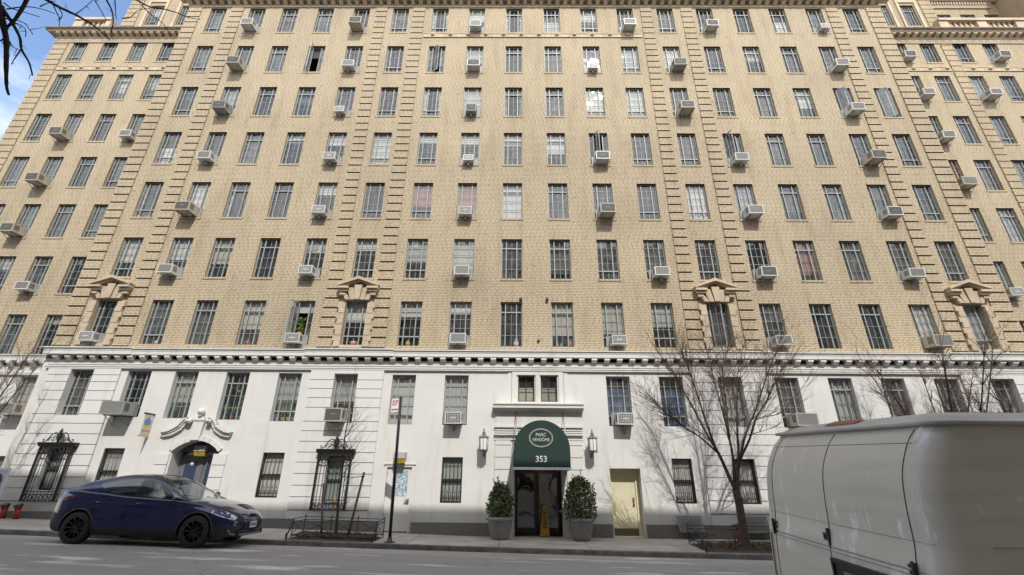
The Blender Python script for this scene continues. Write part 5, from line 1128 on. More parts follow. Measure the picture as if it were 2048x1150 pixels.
# near tree: trunk stands off to the left, its boughs hang into the top corner
brs={'a': [[-5.93, 3.6, 6.61], [-5.88, 3.68, 6.4], [-5.89, 3.77, 6.28], [-5.88, 3.85, 6.07], [-5.9, 3.93, 5.92], [-5.93, 4.02, 5.82], [-5.96, 4.1, 5.77]], 'b': [[-5.66, 3.6, 6.74], [-5.71, 3.64, 6.61], [-5.79, 3.68, 6.46], [-5.87, 3.72, 6.4], [-5.9, 3.76, 6.3], [-5.99, 3.8, 6.29]], 'c': [[-5.93, 3.6, 6.61], [-5.82, 3.68, 6.47], [-5.73, 3.76, 6.3], [-5.75, 3.84, 6.21], [-5.69, 3.92, 6.09], [-5.67, 4.0, 5.97]], 'd': [[-5.75, 3.84, 6.21], [-5.93, 3.95, 6.17], [-6.0, 4.0, 6.15]], 'e': [[-5.88, 3.8, 6.3], [-5.88, 3.85, 6.26], [-5.80, 3.87, 6.24]], 'f': [[-5.84, 3.6, 6.4], [-5.79, 3.7, 6.51], [-5.8, 3.8, 6.56], [-5.8, 3.9, 6.53]], 'g': [[-5.99, 3.8, 6.53], [-5.97, 3.83, 6.62], [-5.89, 3.87, 6.57], [-5.87, 3.9, 6.49]], 'h': [[-6.39, 4.2, 7.6], [-6.34, 4.35, 7.63], [-6.22, 4.5, 7.66], [-6.1, 4.65, 7.64], [-5.95, 4.8, 7.55]], 'i': [[-6.36, 4.27, 7.62], [-6.23, 4.27, 7.44], [-6.22, 4.33, 7.38], [-6.23, 4.4, 7.31]], 'j': [[-6.37, 4.2, 7.43], [-6.38, 4.25, 7.57], [-6.35, 4.3, 7.68]], 'k': [[-6.12, 4.4, 7.54], [-6.18, 4.5, 7.8], [-6.25, 4.6, 8.13]], 'l': [[-6.1, 4.5, 8.01], [-5.95, 4.55, 7.79], [-5.9, 4.6, 7.69]], 'm': [[-5.95, 4.5, 8.03], [-5.87, 4.58, 7.88], [-5.86, 4.65, 7.72], [-5.89, 4.72, 7.57], [-5.9, 4.8, 7.54]], 'n': [[-5.71, 4.6, 8.19], [-5.52, 4.72, 8.15], [-5.45, 4.84, 8.27], [-5.33, 4.96, 8.35], [-5.24, 5.08, 8.4], [-5.15, 5.2, 8.52]], 'p': [[-5.5, 4.6, 8.02], [-5.42, 4.7, 7.95], [-5.3, 4.8, 7.92], [-5.27, 4.9, 7.88]], 'q': [[-5.82, 4.7, 7.87], [-5.78, 4.77, 7.98], [-5.78, 4.83, 8.22], [-5.7, 4.9, 8.37]], 'r': [[-5.82, 4.5, 8.03], [-5.79, 4.55, 7.81], [-5.76, 4.6, 7.73]], 's': [[-6.08, 3.7, 6.8], [-6.04, 3.77, 6.81], [-5.95, 3.83, 6.81], [-5.85, 3.9, 6.82]], 't': [[-6.33, 3.9, 6.97], [-6.24, 4.0, 7.15], [-6.14, 4.1, 7.23], [-6.12, 4.2, 7.29]], 'v': [[-6.14, 4.2, 7.44], [-6.09, 4.25, 7.34], [-6.16, 4.3, 7.29]]}
T = thing('bare_tree', (-8.6,2.0,gz(-8.6)), 'dark bare boughs hanging into the top left corner against the sky', 'tree'); rnd = random.Random(31); mt, mc = MB(), MB()
mt.tube(smooth([(-8.6,2.0,.0),(-8.6,2.0,2),(-8.4,2.2,4.5),(-8.0,2.6,7.2),(-7.4,3.3,9.5),(-6.8,4.0,11)]), [.22-.012*i for i in range(16)], 10)
for e0, e1, r0, r1 in (((-8.2,2.4,6.0),(-6.2,3.5,7.4),.06,.028),((-6.2,3.5,7.4),(-5.66,3.6,6.74),.028,.018),((-6.2,3.5,7.4),(-6.0,3.56,6.9),.024,.018),((-6.0,3.56,6.9),(-5.93,3.6,6.61),.02,.018),((-7.9,2.7,7.6),(-6.5,4.0,8.6),.05,.03),((-6.5,4.0,8.6),(-6.39,4.2,7.6),.022,.014),((-6.5,4.0,8.6),(-6.1,4.5,8.01),.02,.012),((-6.5,4.0,8.6),(-5.71,4.6,8.19),.022,.012),((-5.95,4.5,8.03),(-6.2,4.3,8.3),.01,.012)):
    a_, b2 = Vector(e0), Vector(e1); mt.tube(smooth([a_, a_*.66+b2*.34+Vector((.03,.02,.08)), a_*.33+b2*.67+Vector((-.03,0,.05)), b2]), [r0+(r1-r0)*i/9 for i in range(10)], 7)
for k, p in brs.items():
    P = smooth([Vector(q)+Vector((rnd.gauss(0,.006),0,rnd.gauss(0,.006))) for q in p], 4); r0 = .026 if k == 'a' else .016 if k in 'bch' else .009 if k in 'mn' else .006; nn = len(P)
    mt.tube(P, [max(.0042, 1.25*r0*(1-.68*i/(nn-1)))*(1+.18*rnd.random()) for i in range(nn)], 6)
    for _ in range(5 if k in 'abch' else 2):
        i = rnd.randint(1,nn-2); d = (P[i+1]-P[i]).normalized(); ax = Vector((rnd.gauss(0,1),rnd.gauss(0,.3),rnd.gauss(0,1))).normalized(); twig(mc, P[i], (d*.5+ax).normalized(), rnd.uniform(.04,.16), .0045, rnd, 0, 0)
DBARK = mat('near_bark', (.022,.018,.016), .9, noise=.3, nscale=20)
putw('trunk', mt, DBARK, T); putw('crown', mc, DBARK, T)

# ------------------------------------------------------------------ plants and oddments behind the panes
PLT = mat('houseplant_leaf', (.12,.20,.035), .45, noise=.3, nscale=12); TERR = mat('terracotta', (.42,.15,.07), .7); YPOT = mat('yellow_glaze', (.6,.42,.03), .3); BPOT = mat('blue_glaze', (.08,.30,.36), .3)
def potted(x, y, z, h, pot, label, n=14, spread=.16, group='plants on the window sills'):
    t = thing('potted_plant', (x,y,z), label, 'plant', group); rnd = random.Random(int(x*100)+int(h*50)); m = MB(); m.lathe([(.06,0),(.085,.13),(.09,.14),(.07,.135)], (0,0,0), 12); m.build('pot', pot, t); m = MB()
    for k in range(n):
        a_ = rnd.uniform(0,2*PI); s = spread*rnd.uniform(.3,1); hh = h*rnd.uniform(.6,1); w = .022; d = Vector((math.cos(a_),.35*math.sin(a_),0)); sd_ = Vector((1,0,0)) if rnd.random() < .7 else Vector((0,1,0))
        p0, p1, p2, p3 = Vector((0,0,.12)), d*s*.3+Vector((0,0,hh*.5)), d*s*.75+Vector((0,0,hh*.9)), d*s*1.1+Vector((0,0,hh))
        m.add([p0-sd_*w*.4,p0+sd_*w*.4,p1+sd_*w,p1-sd_*w,p2+sd_*w*.8,p2-sd_*w*.8,p3], [(0,1,2,3),(3,2,4,5),(5,4,6)], True)
    m.build('leaves', PLT, t)
for c, items in ((3,((-.28,.75,TERR,'left'),(-.02,.62,TERR,'middle'),(.26,.95,BPOT,'right'))),(4,((-.3,.9,TERR,'left'),(-.1,.62,YPOT,'second'),(.09,.7,YPOT,'third'),(.3,.45,BPOT,'right')))):
    for dx, h, p_, w_ in items: potted(CX[c]+dx, D+.28, 3.63+lift(CX[c]), h, p_, 'leafy potted plant, %s on its sill, white storey, %s' % (w_, wname(c)), 16, .15)
m = MB(); t = thing('hanging_plant', (CX[3], D+.3, 4.72), 'spiky hanging plant in a red pot behind the second-storey panes', 'plant'); m.lathe([(.05,0),(.09,.08),(.07,.085)], (0,0,0), 10); m.build('pot', TERR, t); m = MB(); rnd = random.Random(2)
for k in range(26):
    a_ = rnd.uniform(0,2*PI); d = Vector((math.cos(a_),.3*math.sin(a_),0)); hh = rnd.uniform(.1,.38); s = rnd.uniform(.08,.26); m.add([d*.02+Vector((-.012,0,.08)),d*.02+Vector((.012,0,.08)),d*s+Vector((.012,0,hh)),d*s*1.4+Vector((0,0,hh*.9))], [(0,1,2,3)])
m.build('leaves', PLT, t)
t = thing('potted_plant', (CX[4]-.02, D+.1, H0+.37), 'tall green plant in the open casement above the white cornice', 'plant'); m = MB(); m.lathe([(.07,0),(.10,.15),(.08,.145)], (0,0,0), 12); m.build('pot', TERR, t)
m = MB(); rnd = random.Random(6); leafcloud(m, lambda r_: (r_.gauss(0,.085), r_.gauss(0,.06), .15+.62*r_.random()), .045, rnd, 170); m.tube([(0,0,.1),(.02,0,.7)], [.01,.004], 5); m.build('leaves', PLT, t)

def clutter(x, y, z, mt_, w, h, label, cat, name):
    w *= .75; h *= .75
    t = thing(name, (x,y,z), label, cat); m = MB(); m.lathe([(w*.35,0),(w*.5,h*.25),(w*.45,h*.6),(w*.2,h*.8),(w*.25,h)], (0,0,0), 12); m.build('body', mt_, t); m = MB(); m.lathe([(w*.26,h),(w*.27,h*1.05),(0,h*1.09)], (0,0,0), 12); m.build('lid', mt_, t)
clutter(CX[9]-.22, D+.24, H0+.04, TERR, .16, .26, 'terracotta jar on the sill above the canopy', 'jar', 'jar'); clutter(CX[9]-.05, D+.24, H0+.04, BPOT, .15, .22, 'blue glazed jar on the sill beside the terracotta jar', 'jar', 'jar'); clutter(CX[9]+.30, D+.24, H0+.04, mat('rust_tin', (.35,.12,.05), .6), .2, .42, 'tall rust coloured tin at the right end of a sill', 'tin', 'tin')
clutter(CX[6]-.05, D+.24, H0+.04, mat('ochre_box', (.55,.33,.08), .7), .26, .34, 'ochre pot on the sill right of the pedimented window', 'pot', 'pot'); clutter(CX[8]+.2, D+.24, H0+.04, WTRIM, .3, .4, 'white pot in the window above the canopy', 'pot', 'pot')
clutter(CX[5]-.02, D+.26, H0+.06, mat('pink_glass', (.45,.22,.30), .3), .42, .30, 'pink bowl on the sill of the pedimented window', 'bowl', 'bowl'); clutter(CX[3]-.08, D+.26, H0+.05, mat('red_enamel', (.30,.05,.06), .3), .36, .26, 'red pot behind the panes left of the open casement', 'pot', 'pot'); clutter(CX[1]+.05, D+.26, H0+.05, WTRIM, .2, .26, 'white jar on the sill left above the cornice', 'jar', 'jar')
clutter(-6.15, D+.24, 1.0, mat('orange_fabric', (.5,.22,.05), .7), .34, .30, 'orange pumpkin-like ornament behind the caged window', 'ornament', 'ornament')

# ------------------------------------------------------------------ vehicles
def interp(xs, ys, x):
    """monotone cubic through the given stations"""
    if xs[0] > xs[-1]: xs = xs[::-1]; ys = ys[::-1]
    if x <= xs[0]: return ys[0]
    if x >= xs[-1]: return ys[-1]
    i = max(k for k in range(len(xs)-1) if xs[k] <= x); n = len(xs)
    def sl(k): return (ys[k+1]-ys[k])/(xs[k+1]-xs[k])
    def tan_(k):
        if k == 0: return sl(0)
        if k == n-1: return sl(n-2)
        a_, b2 = sl(k-1), sl(k)
        return 0 if a_*b2 <= 0 else 2*a_*b2/(a_+b2)
    h = xs[i+1]-xs[i]; t = (x-xs[i])/h; m0, m1 = tan_(i)*h, tan_(i+1)*h
    return (2*t**3-3*t*t+1)*ys[i] + (t**3-2*t*t+t)*m0 + (-2*t**3+3*t*t)*ys[i+1] + (t**3-t*t)*m1
PAINT = mat('deep_blue_car_paint', (.002,.006,.05), .08, metal=.15, spec=.3, coat=.75)
BLK = mat('black_plastic', (.012,.012,.013), .5); TYRE = mat('tyre_rubber', (.014,.014,.014), .8); RIM = mat('black_alloy', (.02,.02,.022), .35, metal=.5)
CARGL = glass_mat('car_glass', .01, (.85,.91,.88), .45, .01, 0); CARDK = glass_mat('privacy_glass', .0, (.03,.03,.035), 1.2, .01, 0); LAMP = mat('clear_lamp', (.55,.55,.55), .12, spec=.8); REDL = mat('red_lamp', (.25,.008,.012), .2)
SEAT = mat('pale_seat_vinyl', (.62,.64,.62), .55)
KX = [-2.36,-2.28,-2.1,-1.8,-1.45,-1.0,-.5,0,.5,1.0,1.45,1.8,2.1,2.28,2.38]
HW = [.60,.76,.87,.935,.955,.96,.955,.95,.95,.955,.96,.935,.85,.70,.50]
ZB = [.48,.33,.26,.23,.21,.20,.20,.20,.20,.20,.21,.21,.22,.25,.33]
ZS = [.98,1.10,1.19,1.185,1.15,1.12,1.075,1.05,1.03,1.00,.95,.87,.77,.69,.62]
HS = [.52,.66,.76,.82,.855,.87,.87,.87,.87,.86,.83,.77,.66,.52,.38]
ZT = [1.00,1.13,1.22,1.22,1.18,1.15,1.12,1.10,1.08,1.07,1.03,.955,.845,.745,.64]
GX = [1.12,.9,.6,.3,0,-.4,-.85,-1.25,-1.6,-1.9,-2.14]
ZR = [1.06,1.17,1.34,1.49,1.585,1.62,1.60,1.535,1.46,1.375,1.285]
ZL = [1.03,1.11,1.25,1.385,1.475,1.515,1.495,1.44,1.375,1.30,1.225]
HL = [.79,.77,.72,.67,.635,.62,.62,.63,.64,.65,.64]
XC, YC, ZC = -9.24, 13.55, .187
CAR = thing('parked_car', (XC,YC,ZC), 'dark blue hatchback crossover parked at the far kerb', 'car'); CAR.rotation_euler = (0,.0186,0)
def cprof(x):
    hw, zb, zs, hs, zt = (interp(KX,q,x) for q in (HW,ZB,ZS,HS,ZT)); k = (zs-zb)/.85
    P = [(0,zb),(hw*.80,zb),(hw*.94,zb+.05*k),(hw*.985,zb+.17*k),(hw,zb+.34*k),(hw*.985,zb+.52*k),(hw*.965,zb+.68*k),((hw*.95+hs)/2,zs-.07*k),(hs,zs),(hs*.82,zs+.55*(zt-zs)),(hs*.45,zs+.92*(zt-zs)),(0,zt)]
    return [(v.x,v.y) for v in smooth([Vector((a_,b2,0)) for a_,b2 in P], 3)]
xs = [-2.36+4.74*i/150 for i in range(151)]; rows = [cprof(x) for x in xs]; nv = len(rows[0]); m = MB(); vs = []
for x, r_ in zip(xs, rows): vs += [(x,-y,z) for y,z in r_] + [(x,y,z) for y,z in r_[::-1][1:-1]]
kk = 2*nv-2; m.add(vs, [(i*kk+j, i*kk+(j+1)%kk, (i+1)*kk+(j+1)%kk, (i+1)*kk+j) for i in range(150) for j in range(kk)], True)
m.add(vs[:kk], [tuple(range(kk))]); m.add(vs[-kk:], [tuple(range(kk))])
me = m.mesh('car_shell', [PAINT, BLK]); bm = bmesh.new(); bm.from_mesh(me); bmesh.ops.remove_doubles(bm, verts=bm.verts, dist=.0005); bmesh.ops.recalc_face_normals(bm, faces=bm.faces); bm.to_mesh(me); bm.free()
body = put('body', me, CAR)
cut = MB()
for ax in (-1.46,1.46): cut.tube([(ax,-1.2,.355),(ax,-.55,.355)], [.405,.405], 40); cut.tube([(ax,.55,.355),(ax,1.2,.355)], [.405,.405], 40)
cme = cut.mesh('cutter', BLK); cob = bpy.data.objects.new('cutter', cme); COL.objects.link(cob); cob.parent = CAR
bmod = body.modifiers.new('cut', 'BOOLEAN'); bmod.object = cob; bmod.operation = 'DIFFERENCE'; bmod.solver = 'EXACT'
dg = bpy.context.evaluated_depsgraph_get(); dg.update(); new = bpy.data.meshes.new_from_object(body.evaluated_get(dg)); body.modifiers.clear(); bpy.data.objects.remove(cob); body.data = new
new.materials.clear(); new.materials.append(PAINT); new.materials.append(BLK)
for p in new.polygons:
    c = p.center; inside = any(math.hypot(new.vertices[v].co.x-ax, new.vertices[v].co.z-.355) < .4075 for ax in (-1.46,1.46) for v in [p.vertices[0]]) and all(min(math.hypot(new.vertices[v].co.x-ax, new.vertices[v].co.z-.355) for ax in (-1.46,1.46)) < .409 for v in p.vertices)
    p.material_index = 1 if inside or c.z < .36 or (c.x > 2.0 and c.z < .50) or (c.x < -2.0 and c.z < .55) else 0; p.use_smooth = not inside
# greenhouse
def gprof(x):
    zs, hs = interp(KX,ZS,x), interp(KX,HS,x); zr, zl, hl = (interp(GX,q,x) for q in (ZR,ZL,HL)); hl = min(hl, hs-.01); zl = max(zl, zs+.004); zr = max(zr, zl+.008)
    P = [(hs-.012,zs-.03),((hs*.6+hl*.4)+.012,zs+(zl-zs)*.42),(hs*.25+hl*.75+.010,zs+(zl-zs)*.78),(hl,zl),(hl*.93,zl+(zr-zl)*.45),(hl*.62,zl+(zr-zl)*.85),(0,zr)]
    return [(v.x,v.y) for v in smooth([Vector((a_,b2,0)) for a_,b2 in P], 5)], zs, zl
N = 200; gxs = [1.115-3.25*i/N for i in range(N+1)]; G = [gprof(x) for x in gxs]; ng = len(G[0][0])
parts = {k: MB() for k in ('roof','windscreen','side_window','rear_side_window','rear_window','pillar')}
for i in range(N):
    for j in range(ng-1):
        xm_ = (gxs[i]+gxs[i+1])/2; zm = (G[i][0][j][1]+G[i][0][j+1][1])/2; zs, zl = G[i][1], G[i][2]; side = j < 15
        if side:
            lo = zs+.035; hi = zl-.030-(0 if xm_ < .25 else .010)
            tip = max(0, -1.02-xm_)*.50
            if lo+tip < zm < hi and -1.62 < xm_ < .88: k = 'pillar' if -.32 < xm_ < -.20 else ('side_window' if xm_ > -.20 else 'rear_side_window')
            elif lo-.015+tip < zm < hi+.012 and -1.66 < xm_ < .93: k = 'pillar'
            else: k = 'roof'
        else:
            edge = j < 17
            if xm_ > .16: k = 'roof' if edge else 'windscreen'
            elif xm_ > -1.05: k = 'roof' if edge else 'pillar'
            elif xm_ > -1.95: k = 'roof' if edge else 'rear_window'
            else: k = 'roof'
        for s in (-1,1):
            q = [(gxs[i],s*G[i][0][j][0],G[i][0][j][1]),(gxs[i+1],s*G[i+1][0][j][0],G[i+1][0][j][1]),(gxs[i+1],s*G[i+1][0][j+1][0],G[i+1][0][j+1][1]),(gxs[i],s*G[i][0][j+1][0],G[i][0][j+1][1])]
            kk_ = k + ('|' if 'side' in k and s > 0 else ''); parts.setdefault(kk_, MB()).add(q, [(0,1,2,3)], True)
for k, pm_ in parts.items():
    k = k.strip('|'); me = pm_.mesh(k, {'roof':PAINT,'windscreen':CARGL,'side_window':CARGL,'rear_side_window':CARDK,'rear_window':CARDK,'pillar':mat('gloss_black_trim',(.008,.008,.009),.12,spec=.6)}[k]); bm = bmesh.new(); bm.from_mesh(me); bmesh.ops.remove_doubles(bm, verts=bm.verts, dist=.0003); bmesh.ops.recalc_face_normals(bm, faces=bm.faces); bm.to_mesh(me); bm.free(); put(k, me, CAR)
# wheels
def wheel(x, y, s):
    m = MB(); prof = [(.24,-.11),(.335,-.115),(.355,-.09),(.36,0),(.355,.09),(.335,.115),(.24,.11)]; n = 40; vs = []
    for r_, w in prof:
        for k in range(n): t = 2*PI*k/n; vs.append((r_*math.cos(t), w, r_*math.sin(t)))
    m.add(vs, [(i*n+k, i*n+(k+1)%n, (i+1)*n+(k+1)%n, (i+1)*n+k) for i in range(6) for k in range(n)], True)
    w_ = thing('w', (0,0,0), None, None); bpy.data.objects.remove(w_)
    ty = put('wheel', m.mesh('tyre', TYRE), CAR, (x, y, .355)); r_ = MB(); r_.tube([(0,s*.02,0),(0,s*.03,0)], [.245,.245], 32); r_.tube([(0,s*.03,0),(0,s*.10,0)], [.06,.045], 16)
    for k in range(10):
        a_ = 2*PI*k/10; c_, s_ = math.cos(a_), math.sin(a_); r_.tube([(.05*c_,s*.095,.05*s_),(.15*c_+.01*s_,s*.085,.15*s_-.01*c_),(.245*c_,s*.10,.245*s_)], [.018,.014,.020], 5)
    n2 = 40; vs = []
    for rr, ww in ((.235,.06),(.235,.112),(.252,.112),(.252,.06)):
        for k in range(n2): t = 2*PI*k/n2; vs.append((rr*math.cos(t), s*ww, rr*math.sin(t)))
    r_.add(vs, [(i*n2+k, i*n2+(k+1)%n2, (i+1)*n2+(k+1)%n2, (i+1)*n2+k) for i in range(3) for k in range(n2)], True); r_.build('rim', RIM, ty)
for ax in (-1.46,1.46):
    for s in (-1,1): wheel(ax, s*.835, s)
def side_y(x, z):
    P = cprof(x)
    for (y0,z0),(y1,z1) in zip(P[4:],P[5:]):
        if z0 <= z <= z1 and z1 > z0: return y0+(y1-y0)*(z-z0)/(z1-z0)
    return interp(KX,HW,x)
m = MB()
for s in (-1,1):                                         # shut lines, handles, cladding, arch lips
    for x, z0, z1 in ((.93,.42,1.0),(-.26,.38,1.04),(-1.0,.72,1.06)):
        m.tube([(x+(.10*(z-.7) if x > 0 else -.25*(z-.9) if x < -.5 else 0), s*(side_y(x,z)+.001), z) for z in [z0+(z1-z0)*i/8 for i in range(9)]], .0045, 4)
    m.tube([(x, s*(side_y(x,.36)-.002), .36) for x in [-.95+1.9*i/12 for i in range(13)]], .006, 4)
    for ax in (-1.46,1.46): m.tube([(ax+.42*math.cos(q), s*(side_y(ax+.42*math.cos(q),max(.4,.355+.42*math.sin(q)))-.004), .355+.42*math.sin(q)) for q in [-.15+(PI+.3)*i/24 for i in range(25)]], .022, 6)
put('trim', m.mesh('trim', BLK), CAR)
m = MB()
for s in (-1,1):
    for x in (.05,-.95): m.tube([(x, s*(side_y(x,.93)+.004), .93),(x-.2, s*(side_y(x-.2,.935)+.004), .935)], .012, 6)
put('door_handle', m.mesh('door_handle', PAINT), CAR)
for s in (-1,1):
    m = MB(); m.tube([(.70,s*.87,1.10),(.69,s*.95,1.12),(.68,s*1.02,1.125),(.68,s*1.10,1.12)], [.03,.07,.085,.05], 10); put('wing_mirror', m.mesh('wing_mirror', PAINT), CAR)
    m = MB(); P = []
    for x, z0, z1 in ((2.27,.62,.66),(2.18,.64,.715),(2.05,.675,.775),(1.9,.72,.825),(1.75,.775,.86)): P.append((x,z0,z1))
    vs = []
    for x, z0, z1 in P: vs += [(x+.004, s*(side_y(x,z0)+.004), z0), (x+.004, s*(side_y(x,z1)*.97+.002), z1+.012)]
    m.add(vs, [(2*i,2*i+1,2*i+3,2*i+2) for i in range(4)], True); put('headlight', m.mesh('headlight', LAMP), CAR)
    m = MB(); vs = []
    for x, z0, z1 in ((-1.75,1.03,1.06),(-1.95,.97,1.06),(-2.15,.90,1.02),(-2.28,.88,.98)): vs += [(x-.004, s*(side_y(x,z0)+.004), z0), (x-.004, s*(side_y(x,z1)+.004), z1)]
    m.add(vs, [(2*i,2*i+1,2*i+3,2*i+2) for i in range(3)], True); put('tail_light', m.mesh('tail_light', REDL), CAR)
    m = MB(); m.tube([(.15,s*.36,.55),(.10,s*.36,.72),(-.05,s*.36,.95),(-.14,s*.36,1.20)], [.20,.24,.22,.15], 14); m.tube([(-.16,s*.36,1.22),(-.19,s*.36,1.40)], [.09,.10], 12); m.tube([(.15,s*.36,.62),(.55,s*.36,.66)], [.22,.2], 12); put('seat', m.mesh('seat', SEAT), CAR)
m = MB(); m.box(2.375,2.40,-.42,.42,.40,.56); m.box(2.30,2.37,-.62,.62,.24,.36); put('grille', m.mesh('grille', BLK), CAR)
m = MB(); m.tube([(2.25,-.72,.30),(2.36,-.5,.275),(2.41,0,.27),(2.36,.5,.275),(2.25,.72,.30)], .022, 6); m.tube([(2.25,-.72,.30),(2.2,-.78,.40)], .018, 6); m.tube([(2.25,.72,.30),(2.2,.78,.40)], .018, 6); put('bumper_lip', m.mesh('bumper_lip', mat('grey_bumper_trim',(.18,.18,.18),.4)), CAR)
m = MB(); m.box(2.405,2.415,-.155,.155,.415,.555); pl = put('licence_plate', m.mesh('licence_plate', mat('pale_plate', (.62,.62,.58), .5)), CAR)
m = MB()
for i in range(5): m.box(2.416,2.417,-.12+.05*i,-.085+.05*i,.455,.52)
put('plate_marks', m.mesh('plate_marks', mat('plate_ink', (.05,.06,.14), .5)), pl)
m = MB(); m.box(-1.2,1.0,-.72,.72,.45,.62); m.tube([(.72,.36,.98),(.62,.36,1.02)], [.02,.02], 6); m.box(.6,1.0,-.70,.70,.62,.95); put('cabin_floor', m.mesh('cabin_floor', BLK), CAR)

# van
VP = bpy.data.materials.new('scuffed_white_van_paint'); VP.use_nodes = True; nt = VP.node_tree; b_ = nt.nodes['Principled BSDF']
tc = nd(nt,'ShaderNodeTexCoord'); n1 = nd(nt,'ShaderNodeTexNoise', Scale=.9, Detail=6.0, Roughness=.6); nt.links.new(tc.outputs['Object'], n1.inputs['Vector']); col = ramp(nt, n1.outputs['Fac'], .3, .7, (.58,.545,.475), (.66,.625,.555))
mp = nd(nt,'ShaderNodeMapping'); mp.inputs['Scale'].default_value = (1,4.5,1.6); mp.inputs['Rotation'].default_value = (.35,0,0); nt.links.new(tc.outputs['Object'], mp.inputs[0]); n2 = nd(nt,'ShaderNodeTexNoise', Scale=1.0, Detail=9.0, Roughness=.7); nt.links.new(mp.outputs[0], n2.inputs['Vector']); col = mixrgb(nt, ramp(nt, n2.outputs['Fac'], .565, .62), col, (.80,.79,.775))
mp3 = nd(nt,'ShaderNodeMapping'); mp3.inputs['Scale'].default_value = (.6,.6,7); mp3.inputs['Rotation'].default_value = (-.3,0,0); nt.links.new(tc.outputs['Object'], mp3.inputs[0]); n3 = nd(nt,'ShaderNodeTexNoise', Scale=1.3, Detail=5.0); nt.links.new(mp3.outputs[0], n3.inputs['Vector']); col = mixrgb(nt, ramp(nt, n3.outputs['Fac'], .50, .85), col, (.48,.455,.405))
nt.links.new(col, b_.inputs['Base Color']); b_.inputs['Roughness'].default_value = .38; b_.inputs['Coat Weight'].default_value = .25; b_.inputs['Coat Roughness'].default_value = .25
VX0, VY0, VZ0 = 2.345, 3.995, -.06
VAN = thing('cargo_van', (VX0,VY0,VZ0), 'scuffed white cargo van parked close by, rear doors shut, black hinges', 'van'); pass
RZ = [.45,.75,1.0,1.26,1.42,1.56,1.76,1.98,2.09]; RX = [.0,.0,.01,.03,.06,.07,.10,.20,.295]
SZ = [.45,.8,1.2,1.5,1.8,2.0,2.09]; SW = [.97,.995,1.0,.995,.985,.972,.962]
FZ = [.45,.9,1.1,1.2,1.3,1.75,2.09]; FX = [5.55,5.55,5.45,5.2,4.75,4.25,3.85]
def vring(z, inset=0, dz=0):
    xr, hw, xf = interp(RZ,RX,z)+inset, interp(SZ,SW,z)-inset, interp(FZ,FX,z)-inset; rc_ = .15; P = []
    for i in range(25): y = -(hw-rc_)+2*(hw-rc_)*i/24; P.append((xr-.02*(1-(y/hw)**2)+.02, -y))
    P = [(p[0]-.0, p[1]) for p in P]
    for i in range(1,13): t = PI/2*i/12; P.append((xr+rc_-rc_*math.cos(t), -(hw-rc_)-rc_*math.sin(t)))
    for i in range(1,20): P.append((xr+rc_+(xf-.3-xr-rc_)*i/20, -hw))
    for i in range(0,9): t = PI/2*i/8; P.append((xf-.3+.3*math.sin(t), -(hw-.3)-.3*math.cos(t)))
    for i in range(1,8): P.append((xf+.06*math.sin(PI*i/8), -(hw-.3)+2*(hw-.3)*i/8))
    for i in range(0,9): t = PI/2*i/8; P.append((xf-.3+.3*math.cos(t), (hw-.3)+.3*math.sin(t)))
    for i in range(1,20): P.append((xf-.3-(xf-.3-xr-rc_)*i/20, hw))
    for i in range(0,12): t = PI/2*i/12; P.append((xr+rc_-rc_*math.sin(t), hw-rc_+rc_*math.cos(t)))
    return [(x,y,z+dz) for x,y in P]
zs_ = [.45+1.64*i/60 for i in range(61)]; rings = [vring(z) for z in zs_]; n = len(rings[0]); m = MB(); m.add([p for r_ in rings for p in r_], [(i*n+k, i*n+(k+1)%n, (i+1)*n+(k+1)%n, (i+1)*n+k) for i in range(60) for k in range(n)], True); m.add(rings[0], [tuple(range(n))])
put('body', m.mesh('van_body', VP), VAN)
cap = [vring(2.09,-.004,.0), vring(2.09,-.034,.006), vring(2.09,-.036,.024), vring(2.09,-.024,.030), vring(2.09,.02,.036), vring(2.09,.06,.060), vring(2.09,.14,.085), vring(2.09,.30,.105), vring(2.09,.55,.118), vring(2.09,.84,.122)]
RUSTP = mat('weathered_roof_paint', (.47,.45,.42), .5, noise=.22, nscale=2.5); m = MB(); m.add([p for r_ in cap for p in r_], [(i*n+k, i*n+(k+1)%n, (i+1)*n+(k+1)%n, (i+1)*n+k) for i in range(len(cap)-1) for k in range(n)], True); m.add(cap[-1], [tuple(range(n))]); put('roof', m.mesh('van_roof', RUSTP), VAN)
def vr(y, z, off=-.004): return (interp(RZ,RX,z)+(.02*(y/1.0)**2)+off - (0 if abs(y) < .76 else 0), y, z)
def vcorner(y, z, off=-.004):
    hw = interp(SZ,SW,z); xr = interp(RZ,RX,z); a_ = abs(y); e = hw-.15
    if a_ <= e: return (xr+.02*(y/hw)**2+off, y, z)
    q = min(1, (a_-e)/.15); return (xr+.15-.15*math.sqrt(max(0,1-q*q))+off*.8, y, z)
m = MB()
for y in (-.79, 0.0, .80): m.tube([vcorner(y,z,-.001) for z in [.55+1.52*i/30 for i in range(31)]], .0038, 4)
for z in (1.985,): m.tube([vcorner(y,z,-.001) for y in [-.86+1.72*i/30 for i in range(31)]], .0018, 4)
put('door_seam', m.mesh('door_seam', mat('dark_seam', (.07,.068,.065), .8)), VAN)
m = MB()
for z, r_ in ((1.42,.003),(1.262,.006),(1.235,.004)): m.tube([vcorner(y,z,.000) for y in [-.93+1.86*i/40 for i in range(41)]], r_, 6); m.tube([(x,-interp(SZ,SW,z)-.0005,z) for x in [.35+4*i/20 for i in range(21)]], r_, 6)
put('swage_line', m.mesh('swage_line', mat('soft_crease_grey', (.36,.35,.33), .6)), VAN)
HNG = mat('black_hinge', (.02,.02,.022), .5)
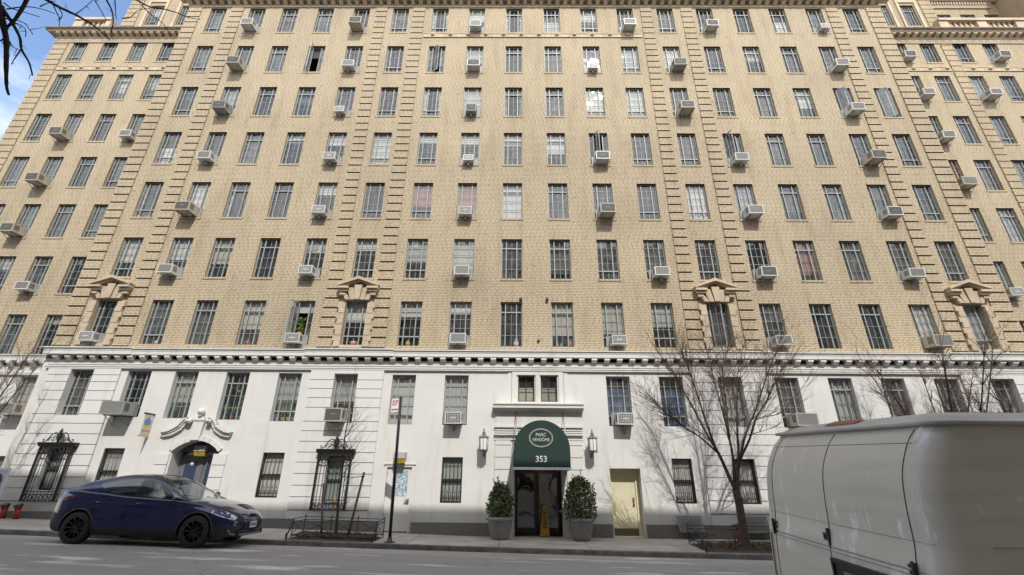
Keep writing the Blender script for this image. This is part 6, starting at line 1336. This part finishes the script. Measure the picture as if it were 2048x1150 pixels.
for y, z in ((-.79,1.25),(.80,1.30),(-.79,.75),(.80,.75)):
    m = MB(); c = vcorner(y,z,0); sgn = 1 if y > 0 else -1; m.box(c[0]-.022,c[0]-.003,y-.010,y+.014,z-.055,z+.055)
    for k in range(3): m.box(c[0]-.016,c[0]-.002,y-sgn*.002,y-sgn*.045,z-.048+k*.036,z-.030+k*.036)
    m.tube([(c[0]-.019,y,z-.062),(c[0]-.019,y,z+.062)], .009, 8); put('hinge', m.mesh('hinge', HNG), VAN)
m = MB(); c = vcorner(0,1.33,0); m.box(c[0]-.018,c[0]-.002,-.014,.006,1.255,1.385); m.box(c[0]-.012,c[0]-.002,.006,.062,1.30,1.35); m.tube([(c[0]-.018,.036,1.325),(c[0]-.011,.036,1.325)], .010, 10); put('latch', m.mesh('latch', HNG), VAN)
m = MB(); m.box(.0,.035,-.56,-.05,.98,1.17); m.box(-.012,.03,-.58,-.03,1.17,1.195); m.box(-.012,.03,-.58,-.56,.96,1.17); m.box(-.012,.03,-.05,-.03,.96,1.17); put('plate_recess', m.mesh('plate_recess', HNG), VAN)
m = MB(); m.box(-.006,-.001,-.46,-.15,.985,1.13); pl = put('licence_plate', m.mesh('licence_plate', mat('muted_plate', (.25,.22,.12), .6)), VAN)
for s in (-1,1):
    m = MB(); vs = []
    for z in [.78+.46*i/8 for i in range(9)]: vs += [vcorner(s*.86,z,-.008), vcorner(s*(interp(SZ,SW,z)-.006),z,-.012)]
    m.add(vs, [(2*i,2*i+1,2*i+3,2*i+2) for i in range(8)], True); put('tail_light', m.mesh('tail_light', REDL), VAN)
m = MB(); vs = []
for i in range(9):
    y = -.20+.40*i/8; vs += [(.345,y+.02,2.150),(.375,y+.02,2.168),(.45,y+.02,2.190)]
m.add(vs, [(3*i+k,3*i+k+1,3*i+k+4,3*i+k+3) for i in range(8) for k in range(2)]); put('high_brake_light', m.mesh('high_brake_light', mat('faded_red_lens', (.30,.10,.06), .6)), VAN)
m = MB(); m.box(-.14,.02,-.98,.98,.38,.55); m.tube([(-.14,-.98,.46),(-.14,.98,.46)], .07, 8); put('rear_bumper', m.mesh('rear_bumper', mat('dull_chrome', (.35,.35,.35), .35, metal=.8)), VAN)
for ax in (1.25,4.65):
    for s in (-1,1):
        ty = MB(); ty.tube([(0,-.12,0),(0,-.1,0),(0,.1,0),(0,.12,0)], [.33,.36,.36,.33], 28); w_ = put('wheel', ty.mesh('tyre', TYRE), VAN, (ax, s*.86, .36)); r_ = MB(); r_.tube([(0,s*.10,0),(0,s*.135,0)], [.21,.19], 24); r_.build('rim', mat('steel_wheel', (.4,.4,.4), .4, metal=.7), w_)
m = MB(); vs = []
for z in [1.34+.66*i/6 for i in range(7)]: vs += [(interp(FZ,FX,z)+.05,-.72,z),(interp(FZ,FX,z)+.075,0,z),(interp(FZ,FX,z)+.05,.72,z)]
m.add(vs, [(3*i+k,3*i+k+1,3*i+k+4,3*i+k+3) for i in range(6) for k in range(2)], True); put('windscreen', m.mesh('windscreen', CARDK), VAN)

SH = Matrix.Identity(4); SH[2][1] = .0576                   # the van stands across the road's fall
for o in list(VAN.children_recursive):
    if o.name.startswith(('wheel','rim')): continue
    if o.data.users == 1: o.data.transform(SH)
